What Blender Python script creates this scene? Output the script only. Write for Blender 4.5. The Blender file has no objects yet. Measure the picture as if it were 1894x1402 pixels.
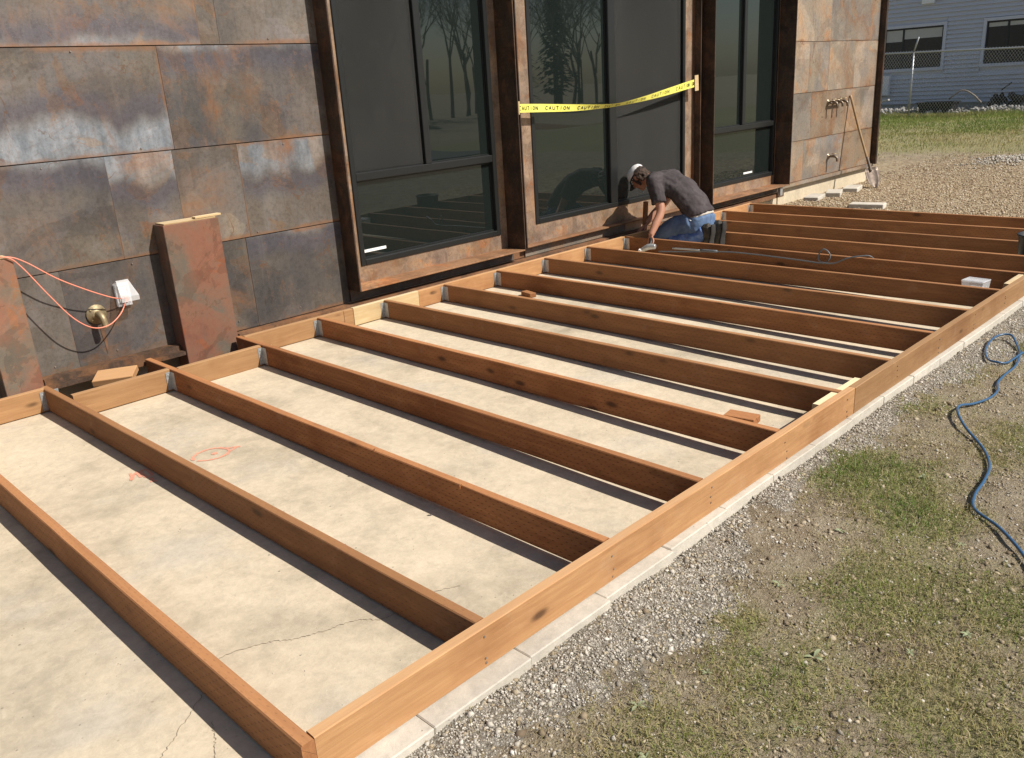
import bpy, bmesh, math, random
import numpy as np
from mathutils import Vector, Matrix, Euler

random.seed(7); RNG = np.random.default_rng(7)
SC = bpy.context.scene
COL = SC.collection
rad = math.radians

# ------------------------------------------------------------------ camera
CAM_POS = Vector((-0.7966, -5.2553, 1.4988))
yaw, pitch, roll, fpx = 0.795083, -0.330427, -0.0632974, 1577.0
fw = Vector((math.cos(yaw)*math.cos(pitch), math.sin(yaw)*math.cos(pitch), math.sin(pitch)))
rt = fw.cross(Vector((0, 0, 1))).normalized(); up = rt.cross(fw)
R_ = math.cos(roll)*rt + math.sin(roll)*up
U_ = -math.sin(roll)*rt + math.cos(roll)*up
cam = bpy.data.cameras.new('camera'); cam.sensor_width = 36; cam.lens = 36*fpx/1894
cam.clip_start = 0.05; cam.clip_end = 2000
co = bpy.data.objects.new('camera', cam); COL.objects.link(co)
M = Matrix((R_, U_, -fw)).transposed().to_4x4(); M.translation = CAM_POS
co.matrix_world = M
SC.camera = co

# ------------------------------------------------------------------ sky, sun, exposure
SUN = Vector((0.37, -0.96, 1.0)).normalized()          # towards the sun
elev = math.asin(SUN.z)
W = bpy.data.worlds.new('World'); SC.world = W; W.use_nodes = True
nt = W.node_tree; nt.nodes.clear()
sky = nt.nodes.new('ShaderNodeTexSky'); sky.sky_type = 'NISHITA'; sky.sun_disc = False
sky.sun_elevation = elev; sky.sun_rotation = math.atan2(SUN.x, SUN.y); sky.air_density = 1.0; sky.dust_density = 1.2
bg = nt.nodes.new('ShaderNodeBackground'); bg.inputs[1].default_value = 0.066
wo = nt.nodes.new('ShaderNodeOutputWorld')
nt.links.new(sky.outputs[0], bg.inputs[0]); nt.links.new(bg.outputs[0], wo.inputs[0])
sl = bpy.data.lights.new('sun', 'SUN'); sl.energy = 5.0; sl.angle = rad(0.53); sl.color = (1, 0.94, 0.85)
so = bpy.data.objects.new('sun', sl); COL.objects.link(so)
so.rotation_euler = (-SUN).to_track_quat('-Z', 'Y').to_euler(); so.location = (4, -10, 12)
SC.view_settings.view_transform = 'Standard'; SC.view_settings.look = 'None'
SC.view_settings.exposure = 0.32; SC.view_settings.gamma = 1
SC.cycles.max_bounces = 8

# ------------------------------------------------------------------ node helpers
class NT:
    def __init__(s, name):
        s.m = bpy.data.materials.new(name); s.m.use_nodes = True
        s.t = s.m.node_tree; s.t.nodes.clear()
        s.out = s.t.nodes.new('ShaderNodeOutputMaterial')
    def n(s, typ, **kw):
        nd = s.t.nodes.new('ShaderNode'+typ)
        for k, v in kw.items(): setattr(nd, k, v)
        return nd
    def set(s, sock, v):
        if v is None: return
        if isinstance(v, bpy.types.NodeSocket): s.t.links.new(v, sock)
        elif isinstance(v, (tuple, list)) and sock.type == 'RGBA' and len(v) == 3: sock.default_value = (*v, 1)
        else: sock.default_value = v
    def math(s, op, a, b=None, c=None, clamp=False):
        nd = s.n('Math', operation=op); nd.use_clamp = clamp
        s.set(nd.inputs[0], a); s.set(nd.inputs[1], b)
        if c is not None: s.set(nd.inputs[2], c)
        return nd.outputs[0]
    def vmath(s, op, a, b=None):
        nd = s.n('VectorMath', operation=op); s.set(nd.inputs[0], a)
        if b is not None: s.set(nd.inputs[1], b)
        return nd.outputs[0]
    def mix(s, f, a, b, mode='MIX'):
        nd = s.n('Mix', data_type='RGBA', blend_type=mode)
        s.set(nd.inputs[0], f); s.set(nd.inputs[6], a); s.set(nd.inputs[7], b)
        return nd.outputs[2]
    def noise(s, vec, scale, detail=5, rough=.55, dist=0.0):
        nd = s.n('TexNoise'); s.set(nd.inputs['Vector'], vec)
        nd.inputs['Scale'].default_value = scale; nd.inputs['Detail'].default_value = detail
        nd.inputs['Roughness'].default_value = rough; nd.inputs['Distortion'].default_value = dist
        return nd.outputs[0]
    def voro(s, vec, scale, feature='F1', out=0):
        nd = s.n('TexVoronoi', feature=feature); s.set(nd.inputs['Vector'], vec); nd.inputs['Scale'].default_value = scale
        return nd.outputs[out]
    def ramp(s, f, stops, interp='LINEAR'):
        nd = s.n('ValToRGB'); cr = nd.color_ramp; cr.interpolation = interp
        while len(cr.elements) > 1: cr.elements.remove(cr.elements[-1])
        for i, (p, c) in enumerate(stops):
            e = cr.elements[0] if i == 0 else cr.elements.new(p)
            e.position = p
            e.color = (c, c, c, 1) if isinstance(c, (int, float)) else (*c, 1)
        s.set(nd.inputs[0], f); return nd.outputs[0]
    def sstep(s, v, a, b):
        nd = s.n('MapRange', interpolation_type='SMOOTHSTEP'); s.set(nd.inputs[0], v)
        nd.inputs[1].default_value = a; nd.inputs[2].default_value = b
        return nd.outputs[0]
    def scale(s, vec, sx, sy, sz):
        return s.vmath('MULTIPLY', vec, (sx, sy, sz))
    def bump(s, h, strength, dist):
        nd = s.n('Bump'); nd.inputs['Strength'].default_value = strength; nd.inputs['Distance'].default_value = dist
        s.set(nd.inputs['Height'], h); return nd.outputs[0]
    def obj(s, off=37.0):
        tc = s.n('TexCoord'); oi = s.n('ObjectInfo')
        r = oi.outputs['Random']
        o = s.vmath('ADD', tc.outputs['Object'], s.vmath('MULTIPLY', s.comb(r, s.math('MULTIPLY', r, 1.7), s.math('MULTIPLY', r, 2.3)), (off,)*3))
        return o, r, tc
    def comb(s, x, y, z):
        nd = s.n('CombineXYZ')
        for i, v in enumerate((x, y, z)): s.set(nd.inputs[i], v)
        return nd.outputs[0]
    def sep(s, v):
        nd = s.n('SeparateXYZ'); s.set(nd.inputs[0], v); return nd.outputs
    def pos(s): return s.n('NewGeometry').outputs['Position']
    def pbsdf(s, color, rough=.7, metal=0.0, normal=None, spec=.35, **kw):
        b = s.n('BsdfPrincipled')
        s.set(b.inputs['Base Color'], color); s.set(b.inputs['Roughness'], rough); s.set(b.inputs['Metallic'], metal)
        s.set(b.inputs['Specular IOR Level'], spec)
        if normal is not None: s.set(b.inputs['Normal'], normal)
        for k, v in kw.items(): s.set(b.inputs[k], v)
        s.t.links.new(b.outputs[0], s.out.inputs[0]); return b

MATS = {}
def simple(name, col, rough=.6, metal=0.0, var=.12, nscale=18, bump=.15, spec=.35):
    k = NT(name); v, r, tc = k.obj()
    n = k.noise(v, nscale, 6, .6)
    f = k.math('ADD', k.math('MULTIPLY', k.math('SUBTRACT', n, .5), var*4), 1)
    c = k.mix(1, col, k.comb(f, f, f), 'MULTIPLY')
    k.pbsdf(c, rough, metal, k.bump(n, bump, .01), spec); MATS[name] = k.m; return k.m

def mat_wood(name, axis, light, dark, knots=True, incise=False):
    k = NT(name); v, r, tc = k.obj()
    s = {'x': (1.0, 22, 22), 'y': (22, 1.0, 22), 'z': (22, 22, 1.0)}[axis]
    sv = k.scale(v, *s)
    g = k.noise(sv, 2.4, 8, .65, .8)
    g2 = k.noise(k.scale(v, *[q*.35 if q > 2 else q for q in s]), 3.0, 4, .55, 1.2)
    blot = k.noise(v, 2.2, 4, .6)
    f = k.math('ADD', k.math('MULTIPLY', g, .55), k.math('MULTIPLY', g2, .45))
    c = k.ramp(f, [(.3, dark), (.52, tuple((a+b)/2 for a, b in zip(light, dark))), (.68, light)])
    c = k.mix(k.sstep(blot, .45, .75), c, k.mix(1, c, (.72, .62, .55), 'MULTIPLY'))
    if knots:
        ks = [3.4 if q < 2 else 9 for q in s]
        kv = k.voro(k.scale(v, *ks), 1.0)
        spot = k.math('SUBTRACT', 1, k.sstep(kv, .06, .19))
        ring = k.math('SUBTRACT', 1, k.sstep(kv, .12, .3))
        keep = k.sstep(k.noise(v, 2.3, 2), .46, .56)
        c = k.mix(k.math('MULTIPLY', k.math('MULTIPLY', ring, keep), .35), c, dark)
        c = k.mix(k.math('MULTIPLY', k.math('MULTIPLY', spot, keep), .85), c, (.05, .02, .01))
    hgt = g
    if incise:
        xyz = k.sep(tc.outputs['Object']); L = xyz['xyz'.index(axis)]
        A = xyz[1 if axis == 'x' else 0]; B = xyz[2]
        lat = k.math('ADD', A, B)
        row = k.math('SINE', k.math('MULTIPLY', lat, 2*math.pi/.017))
        al = k.math('SINE', k.math('ADD', k.math('MULTIPLY', L, 2*math.pi/.042), k.math('MULTIPLY', lat, 215)))
        msk = k.math('MULTIPLY', k.sstep(row, .55, .95), k.sstep(al, .55, .95))
        msk = k.math('MULTIPLY', msk, k.sstep(k.noise(v, 1.6, 2), .25, .5))
        c = k.mix(k.math('MULTIPLY', msk, .8), c, (.10, .035, .012))
        hgt = k.math('SUBTRACT', hgt, k.math('MULTIPLY', msk, .6))
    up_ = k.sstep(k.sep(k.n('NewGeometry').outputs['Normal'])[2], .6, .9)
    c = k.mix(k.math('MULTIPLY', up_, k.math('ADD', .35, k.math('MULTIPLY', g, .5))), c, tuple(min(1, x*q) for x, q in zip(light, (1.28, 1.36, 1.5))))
    r3 = k.math('FRACT', k.math('MULTIPLY', r, 9.7)); c = k.mix(k.math('MULTIPLY', r3, .38), c, (.20, .125, .062))
    scr = k.sstep(k.noise(k.scale(v, *[q*.6 if q > 2 else q*3 for q in s]), 3.0, 7, .8, .5), .60, .72)
    c = k.mix(k.math('MULTIPLY', scr, .4), c, tuple(x*.55 for x in dark))
    tint = k.math('ADD', .80, k.math('MULTIPLY', r, .36))
    c = k.mix(1, c, k.comb(tint, tint, k.math('ADD', tint, -.02)), 'MULTIPLY')
    # dusty wear
    dust = k.sstep(k.noise(k.pos(), 9, 6, .7), .55, .8)
    c = k.mix(k.math('MULTIPLY', dust, .16), c, (.5, .4, .3))
    k.pbsdf(c, .78, 0, k.bump(hgt, .35, .004), .25); MATS[name] = k.m

WL, WD = (.41, .178, .070), (.215, .080, .031)
for ax in 'xyz':
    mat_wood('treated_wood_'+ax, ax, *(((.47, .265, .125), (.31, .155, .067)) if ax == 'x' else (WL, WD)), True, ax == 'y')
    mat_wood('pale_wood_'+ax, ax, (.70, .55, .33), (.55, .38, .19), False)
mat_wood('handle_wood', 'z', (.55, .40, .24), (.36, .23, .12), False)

def mat_steel(name, tones, rust_amt, bloom=.0, edge=True, tscale=1.0, metal=.25, rough=.5, patch=.8, mott=.55, stain=.8):
    k = NT(name); v, r, tc = k.obj(19.0)
    p = v
    w1 = k.noise(p, 1.25*tscale, 7, .6, .9)
    w2 = k.noise(p, 3.6*tscale, 6, .62, .4)
    w3 = k.noise(k.scale(p, 1, 1, .35), 11*tscale, 6, .65)
    fine = k.noise(p, 130, 3, .7)
    speck = k.noise(p, 38, 7, .75)
    f = k.math('ADD', k.math('MULTIPLY', w1, .62), k.math('MULTIPLY', w2, .28)); f = k.math('ADD', f, k.math('MULTIPLY', w3, .14))
    shift = k.math('MULTIPLY', k.math('SUBTRACT', r, .5), .16)
    f = k.math('ADD', f, shift)
    c = k.ramp(f, [(.34, tones[0]), (.45, tones[1]), (.53, tones[2]), (.60, tones[3]), (.70, tones[4])])
    vb = k.n('TexVoronoi', distance='CHEBYCHEV'); k.set(vb.inputs['Vector'], k.scale(p, 1.0, .05, 1.0)); vb.inputs['Scale'].default_value = 2.3*tscale; vb.inputs['Randomness'].default_value = .8
    pt = k.sep(vb.outputs['Color'])
    pv = k.math('ADD', .80, k.math('MULTIPLY', pt[0], .40)); c = k.mix(patch, c, k.mix(1, c, k.comb(pv, pv, k.math('ADD', pv, k.math('MULTIPLY', k.math('SUBTRACT', pt[1], .5), .12))), 'MULTIPLY'))
    if bloom:
        g = k.sep(tc.outputs['Generated'])
        oa = k.n('Attribute', attribute_type='OBJECT', attribute_name='heat_bloom').outputs['Fac']
        wp = k.sep(k.pos())
        wav = k.noise(k.comb(k.math('MULTIPLY', wp[0], 1.0), k.math('MULTIPLY', r, 20), 0), 1.9, 3, .5, .3)
        gl = k.math('SUBTRACT', 1, g[2]); isl = k.math('GREATER_THAN', oa, 0)
        gg = k.math('ADD', k.math('MULTIPLY', g[2], isl), k.math('MULTIPLY', gl, k.math('SUBTRACT', 1, isl)))
        amt = k.math('ABSOLUTE', oa)
        bl = k.math('SUBTRACT', k.math('MULTIPLY', k.math('ADD', k.math('MULTIPLY', wav, 1.5), -.30), amt), gg)
        bl = k.math('ADD', bl, k.math('MULTIPLY', k.math('SUBTRACT', w2, .5), .18))
        on = k.math('GREATER_THAN', amt, .02)
        ring = k.math('MULTIPLY', k.sstep(bl, -.24, -.02), k.math('SUBTRACT', 1, k.sstep(bl, .0, .14)))
        c = k.mix(k.math('MULTIPLY', k.math('MULTIPLY', ring, on), .7*bloom), c, (.080, .076, .098))
        blc = k.mix(k.sstep(w3, .35, .65), (.19, .22, .255), (.33, .355, .385))
        c = k.mix(k.math('MULTIPLY', k.math('MULTIPLY', k.sstep(bl, .02, .22), on), .9*bloom), c, blc)
    # mottling and stains
    c = k.mix(k.math('MULTIPLY', k.sstep(speck, .42, .68), mott), c, k.mix(1, c, (.50, .47, .44), 'MULTIPLY'))
    st = k.noise(k.scale(p, 9, 9, .7), 1.6, 6, .7, .3)
    c = k.mix(k.math('MULTIPLY', k.sstep(st, .5, .75), .30), c, tones[3]); c = k.mix(k.math('MULTIPLY', k.sstep(k.math('SUBTRACT', 1, st), .5, .75), .35), c, tones[0])
    c = k.mix(k.math('MULTIPLY', k.sstep(fine, .55, .8), .22), c, (.34, .31, .27))
    rn = k.noise(k.vmath('ADD', k.scale(p, 1, 1, .7), (5, 3, 9)), 1.15*tscale, 9, .72, .9)
    rust = k.sstep(rn, .60-.18*rust_amt, .78-.14*rust_amt)
    rcol = k.mix(k.noise(p, 16, 5, .7), (.13, .058, .028), (.34, .165, .07))
    c = k.mix(k.math('MULTIPLY', rust, .72), c, rcol)
    for off, lo, col, am in (((3, 1, 4), .545, (.62, .58, .55), .5), ((8, 2, 6), .56, (1.25, 1.22, 1.2), .5), ((1, 5, 12), .585, (1.25, .92, .66), .8)):
        sn = k.noise(k.vmath('ADD', p, off), 1.5*tscale, 7, .62, .7)
        c = k.mix(k.math('MULTIPLY', k.sstep(sn, lo, lo+.018), am*stain), c, k.mix(1, c, col, 'MULTIPLY'))
        rim_ = k.math('SUBTRACT', 1, k.sstep(k.math('ABSOLUTE', k.math('SUBTRACT', sn, lo+.006)), .0, .008))
        c = k.mix(k.math('MULTIPLY', k.math('MULTIPLY', rim_, k.sstep(w3, .45, .6)), .4*stain), c, rcol)
    # drip lines (thin, curling)
    dv = k.noise(k.vmath('ADD', p, (1, 8, 2)), 1.35, 4, .5, 2.0)
    ln = k.math('SUBTRACT', 1, k.sstep(k.math('ABSOLUTE', k.math('SUBTRACT', dv, .5)), .0, .010))
    ln = k.math('MULTIPLY', ln, k.sstep(w2, .5, .62))
    c = k.mix(k.math('MULTIPLY', ln, .8), c, (.13, .07, .04))
    if edge:
        g = k.sep(tc.outputs['Generated'])
        e = k.math('MINIMUM', g[2], k.math('SUBTRACT', 1, g[2]))
        ex = k.math('ADD', k.math('MULTIPLY', k.math('MINIMUM', g[0], k.math('SUBTRACT', 1, g[0])), 3.0), .012)
        e = k.math('MINIMUM', e, ex)
        em = k.math('MULTIPLY', k.math('SUBTRACT', 1, k.sstep(k.math('SUBTRACT', e, k.math('MULTIPLY', k.math('SUBTRACT', w2, .5), .16)), .0, .05)), k.sstep(w1, .44, .58))
        c = k.mix(k.math('MULTIPLY', em, .7), c, rcol)
    val = k.math('ADD', .86, k.math('MULTIPLY', k.math('FRACT', k.math('MULTIPLY', r, 7.31)), .3))
    c = k.mix(1, c, k.comb(val, val, val), 'MULTIPLY')
    h = k.math('ADD', k.math('MULTIPLY', speck, .5), k.math('MULTIPLY', fine, .25))
    k.pbsdf(c, k.math('ADD', rough-.1, k.math('MULTIPLY', speck, .25)), metal, k.bump(h, .25, .004), .4)
    MATS[name] = k.m
cool = [(.066, .062, .064), (.10, .088, .081), (.135, .112, .092), (.17, .15, .135), (.23, .188, .148)]
warm = [(.20, .185, .17), (.27, .235, .195), (.33, .265, .20), (.36, .265, .185), (.40, .25, .14)]
brown = [(.045, .030, .022), (.075, .046, .031), (.11, .064, .040), (.17, .090, .050), (.25, .125, .062)]
postc = [(.10, .088, .070), (.13, .105, .078), (.20, .105, .066), (.225, .095, .056), (.155, .060, .038)]
mat_steel('steel_sheet', cool, .56, .95)
mat_steel('steel_sheet_warm', warm, .55, .3)
mat_steel('steel_surround', [(.030, .022, .018), (.045, .031, .023), (.065, .042, .029), (.10, .058, .035), (.15, .08, .042)], .2, 0, False, 2.2)
mat_steel('steel_sill', [(.15, .085, .05), (.22, .12, .065), (.29, .155, .08), (.34, .18, .09), (.38, .20, .10)], .9, 0, False, 2.2, .1, .65)
mat_steel('steel_trim', [(.17, .12, .09), (.25, .18, .13), (.31, .22, .155), (.36, .24, .15), (.40, .22, .11)], .7, 0, False, 2.5)
mat_steel('steel_post', postc, .1, 0, False, 1.6, .05, .7, .1, .15, 1.0)
mat_steel('steel_flashing', brown, 1.1, 0, False, 3, .1, .6)

def mat_concrete(name, base, var=.28, cracks=False):
    k = NT(name); p = k.pos()
    a = k.noise(p, .9, 6, .6, .5); b = k.noise(p, 4.5, 7, .65, .3); fn = k.noise(p, 60, 5, .7); pit = k.voro(p, 26)
    d = tuple(x*(1-var) for x in base); l = tuple(min(1, x*(1+var*.45)) for x in base)
    f = k.math('ADD', k.math('MULTIPLY', a, .6), k.math('MULTIPLY', b, .4))
    c = k.ramp(f, [(.32, d), (.5, base), (.66, l)])
    grey = k.sstep(k.noise(k.vmath('ADD', p, (9, 2, 0)), 1.7, 5, .6), .52, .7)
    c = k.mix(k.math('MULTIPLY', grey, .28), c, tuple(sum(base)/3*q for q in (.86, .85, .82)))
    c = k.mix(k.math('MULTIPLY', k.sstep(fn, .5, .75), .25), c, d)
    sm = k.math('MULTIPLY', k.sstep(k.noise(k.scale(p, 1, 2.2, 1), 6, 8, .75, 1.0), .60, .74), .35)
    c = k.mix(sm, c, tuple(x*.55 for x in base))
    pm = k.math('MULTIPLY', k.math('SUBTRACT', 1, k.sstep(pit, .03, .10)), k.sstep(k.noise(p, 3, 2), .5, .6))
    c = k.mix(k.math('MULTIPLY', pm, .6), c, tuple(x*.35 for x in base))
    blo = k.noise(k.vmath('ADD', p, (4, 1, 0)), 2.6, 7, .7, .8)
    c = k.mix(k.math('MULTIPLY', k.sstep(blo, .56, .66), .28), c, tuple(x*q for x, q in zip(base, (.66, .68, .70))))
    lt = k.noise(k.vmath('ADD', p, (14, 6, 0)), 7.5, 8, .75, .5)
    c = k.mix(k.math('MULTIPLY', k.sstep(lt, .56, .7), .35), c, tuple(min(1, x*q) for x, q in zip(base, (1.18, 1.2, 1.24))))
    dk = k.math('MULTIPLY', k.sstep(k.noise(p, 24, 6, .8), .64, .74), k.sstep(blo, .42, .55))
    c = k.mix(k.math('MULTIPLY', dk, .45), c, tuple(x*.42 for x in base))
    m4 = k.noise(k.vmath('ADD', p, (2, 8, 0)), 22, 8, .8, .4)
    mv = k.math('ADD', 1, k.math('MULTIPLY', k.math('SUBTRACT', m4, .5), .75)); c = k.mix(1, c, k.comb(mv, mv, mv), 'MULTIPLY')
    sp = k.math('MULTIPLY', k.math('SUBTRACT', 1, k.sstep(k.voro(p, 9), .02, .055)), k.sstep(k.noise(k.vmath('ADD', p, (7, 7, 0)), 1.5, 3), .42, .55))
    c = k.mix(k.math('MULTIPLY', sp, .75), c, tuple(x*.28 for x in base))
    hh = k.math('SUBTRACT', k.math('MULTIPLY', fn, .4), pm); hh = k.math('ADD', hh, k.math('MULTIPLY', m4, .8))
    k.pbsdf(c, .88, 0, k.bump(hh, .35, .006), .2); MATS[name] = k.m
mat_concrete('slab_concrete', (.56, .475, .35), .40)
mat_concrete('kerb_concrete', (.52, .48, .41), .30)
mat_concrete('foundation_concrete', (.56, .48, .35), .2)
mat_concrete('pale_rubble', (.34, .325, .30), .4)
mat_concrete('rubble_concrete', (.40, .385, .36), .3)

def mat_ground():
    k = NT('soil_and_turf'); p = k.pos()
    at = k.n('Attribute', attribute_name='zone'); z = k.sep(at.outputs['Vector'])
    big = k.noise(p, .8, 5, .6, .6); mid = k.noise(p, 5, 7, .7, .5); fin = k.noise(p, 42, 6, .75); ff = k.noise(p, 150, 3, .7)
    soil = k.ramp(k.math('ADD', k.math('MULTIPLY', mid, .6), k.math('MULTIPLY', fin, .4)), [(.33, (.19, .15, .10)), (.5, (.36, .295, .205)), (.66, (.51, .44, .33))])
    turf = k.ramp(k.math('ADD', k.math('MULTIPLY', fin, .55), k.math('MULTIPLY', ff, .45)), [(.32, (.13, .122, .058)), (.5, (.30, .27, .14)), (.68, (.48, .43, .26))])
    grav = k.ramp(k.voro(p, 55, 'F1', 1), [(0, (.30, .27, .215)), (.5, (.40, .36, .30)), (1, (.52, .48, .41))])
    grav = k.mix(k.sstep(k.voro(p, 55, 'F1', 0), .35, .75), grav, (.24, .205, .155))
    tan = k.ramp(k.math('ADD', k.math('MULTIPLY', k.voro(p, 22, 'F1', 1), .5), k.math('MULTIPLY', fin, .5)), [(.25, (.21, .15, .09)), (.5, (.40, .31, .20)), (.75, (.56, .47, .33))])
    c = k.mix(k.sstep(k.math('ADD', z[0], k.math('MULTIPLY', k.math('SUBTRACT', mid, .5), 1.1)), .35, .65), soil, turf)
    c = k.mix(k.sstep(k.math('ADD', z[2], k.math('MULTIPLY', k.math('SUBTRACT', mid, .5), .9)), .4, .6), c, tan)
    c = k.mix(k.sstep(k.math('ADD', z[1], k.math('MULTIPLY', k.math('SUBTRACT', mid, .5), .9)), .4, .6), c, grav)
    red = k.math('MULTIPLY', k.sstep(k.noise(k.vmath('ADD', p, (3, 7, 1)), 2.4, 5, .6), .6, .72), .35)
    c = k.mix(red, c, (.21, .115, .06))
    h = k.math('ADD', k.math('MULTIPLY', mid, .7), k.math('ADD', k.math('MULTIPLY', fin, .5), k.math('MULTIPLY', ff, .2)))
    k.pbsdf(c, .95, 0, k.bump(h, 1.0, .05), .1); MATS['ground'] = k.m
mat_ground()

def mat_blades(name, stops):
    k = NT(name); at = k.n('Attribute', attribute_name='tint')
    c = k.ramp(at.outputs['Fac'], stops)
    b = k.pbsdf(c, .7, 0, None, .2)
    tr = k.n('BsdfTranslucent'); k.set(tr.inputs[0], c)
    ms = k.n('MixShader'); ms.inputs[0].default_value = .3
    k.t.links.new(b.outputs[0], ms.inputs[1]); k.t.links.new(tr.outputs[0], ms.inputs[2]); k.t.links.new(ms.outputs[0], k.out.inputs[0])
    MATS[name] = k.m
mat_blades('grass_blades', [(0, (.13, .20, .042)), (.3, (.22, .265, .07)), (.55, (.31, .295, .11)), (.75, (.40, .33, .16)), (1, (.52, .44, .27))])
def mat_tinted(name, stops, rough=.9):
    k = NT(name); at = k.n('Attribute', attribute_name='tint'); p = k.pos()
    c = k.ramp(at.outputs['Fac'], stops)
    n = k.noise(p, 90, 4, .7); f = k.math('ADD', .7, k.math('MULTIPLY', n, .6))
    c = k.mix(1, c, k.comb(f, f, f), 'MULTIPLY')
    k.pbsdf(c, rough, 0, k.bump(n, .3, .003), .2); MATS[name] = k.m
mat_tinted('grey_stone', [(0, (.26, .23, .185)), (.4, (.38, .345, .285)), (.8, (.49, .45, .385)), (1, (.64, .60, .53))])
mat_tinted('tan_stone', [(0, (.20, .13, .08)), (.4, (.40, .30, .19)), (.8, (.54, .45, .32)), (1, (.68, .60, .48))])

simple('black_metal', (.012, .013, .013), .38, 0, .1, 20, .05, .5)
simple('galvanised', (.46, .47, .47), .42, .6, .18, 60, .25)
simple('brass', (.34, .27, .16), .48, .55, .15, 50, .15)
simple('dark_faucet', (.22, .17, .12), .4, .6, .15, 50, .15)
simple('white_plastic', (.78, .78, .76), .35, 0, .05)
simple('white_label', (.82, .82, .80), .5, 0, .04)
simple('orange_cord', (.80, .27, .18), .45, 0, .06)
simple('blue_hose', (.035, .10, .20), .32, 0, .06, 30, .05, .5)
simple('grey_hose', (.12, .13, .14), .4, 0, .1)
simple('black_plastic', (.018, .018, .02), .45, 0, .15)
simple('rubber', (.03, .028, .026), .8, 0, .3)
simple('boot_leather', (.055, .048, .038), .75, 0, .35, 30, .4)
simple('cap_white', (.72, .70, .68), .85, 0, .08, 40, .3)
simple('cap_black', (.015, .015, .017), .7, 0, .1)
simple('hair_brown', (.055, .033, .022), .7, 0, .5, 60, 1.0)
simple('undershirt', (.48, .44, .38), .9, 0, .1, 20, .2)
simple('steel_blade', (.16, .125, .10), .45, .5, .3, 20, .3)
simple('asphalt', (.055, .055, .056), .9, 0, .3, 30, .4)
simple('white_paint', (.72, .72, .70), .7, 0, .15, 10)
simple('house_trim', (.58, .60, .68), .7, 0, .05)
simple('window_dark', (.012, .011, .010), .25, 0, .3, 2, 0, .5)
simple('blind_fabric', (.50, .49, .46), .8, 0, .05)
simple('utility_grey', (.78, .79, .80), .5, 0, .06)
simple('bark', (.09, .07, .055), .9, 0, .4, 12, .6)
simple('dry_twig', (.26, .22, .18), .9, 0, .3)
simple('interior_dark', (.02, .02, .02), .9, 0, .1)
simple('nail_steel', (.26, .22, .19), .5, .5, .2)
simple('leaf_weed', (.27, .30, .17), .6, 0, .25, 30, .3)
simple('conifer', (.028, .045, .02), .9, 0, .4, 3, .3)
simple('marking_paint', (.68, .32, .22), .85, 0, .1)
simple('crack_dirt', (.30, .245, .175), .95, 0, .2)
simple('debris_dark', (.05, .045, .04), .9, 0, .4, 8, .5)

def mat_skin():
    k = NT('skin'); v, r, tc = k.obj()
    n = k.noise(v, 14, 5, .6); c = k.mix(n, (.33, .145, .088), (.48, .25, .165))
    k.pbsdf(c, .55, 0, k.bump(n, .15, .004), .35); MATS['skin'] = k.m
mat_skin()
def mat_cloth(name, a, b, sc=9, weave=220, rough=.95):
    k = NT(name); v, r, tc = k.obj(); n = k.noise(v, sc, 6, .65, .6); w = k.noise(v, weave, 2, .6)
    c = k.mix(k.sstep(n, .35, .68), a, b); c = k.mix(k.math('MULTIPLY', w, .2), c, tuple(x*.6 for x in a))
    k.pbsdf(c, rough, 0, k.bump(k.math('ADD', n, k.math('MULTIPLY', w, .3)), .35, .01), .15); MATS[name] = k.m
mat_cloth('tshirt', (.055, .047, .049), (.092, .079, .081))
mat_cloth('denim', (.085, .135, .235), (.16, .235, .37), 6)
mat_cloth('denim_bright', (.07, .13, .33), (.17, .27, .52), 9)

def mat_glass():
    k = NT('window_glass'); v, r, tc = k.obj()
    d = k.n('BsdfDiffuse'); k.set(d.inputs[0], (.010, .014, .013))
    g = k.n('BsdfGlossy'); k.set(g.inputs[0], (.86, .94, .97)); g.inputs['Roughness'].default_value = .012
    wv = k.noise(k.scale(v, 1, 1, .6), 1.4, 2, .4); k.set(g.inputs['Normal'], k.bump(wv, .06, .02))
    fr = k.n('Fresnel'); fr.inputs[0].default_value = 1.75
    ms = k.n('MixShader'); k.t.links.new(fr.outputs[0], ms.inputs[0]); k.t.links.new(d.outputs[0], ms.inputs[1]); k.t.links.new(g.outputs[0], ms.inputs[2])
    k.t.links.new(ms.outputs[0], k.out.inputs[0]); MATS['glass'] = k.m
    k = NT('insect_screen'); d = k.n('BsdfDiffuse'); p = k.pos(); n = k.noise(k.scale(p, 1.5, 1, .4), 1.2, 4, .5, .5)
    k.set(d.inputs[0], k.mix(n, (.034, .034, .033), (.075, .074, .071)))
    t = k.n('BsdfTransparent'); ms = k.n('MixShader'); ms.inputs[0].default_value = .58
    k.t.links.new(d.outputs[0], ms.inputs[1]); k.t.links.new(t.outputs[0], ms.inputs[2]); k.t.links.new(ms.outputs[0], k.out.inputs[0]); MATS['screen'] = k.m
    k = NT('clear_plastic'); v, r, tc = k.obj(); b = k.pbsdf((.85, .86, .87), k.math('ADD', .12, k.math('MULTIPLY', k.noise(v, 30, 4), .3)), 0, None, .6)
    t = k.n('BsdfTransparent'); ms = k.n('MixShader'); ms.inputs[0].default_value = .58
    k.t.links.new(b.outputs[0], ms.inputs[1]); k.t.links.new(t.outputs[0], ms.inputs[2]); k.t.links.new(ms.outputs[0], k.out.inputs[0]); MATS['clear_plastic'] = k.m
mat_glass()
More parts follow.
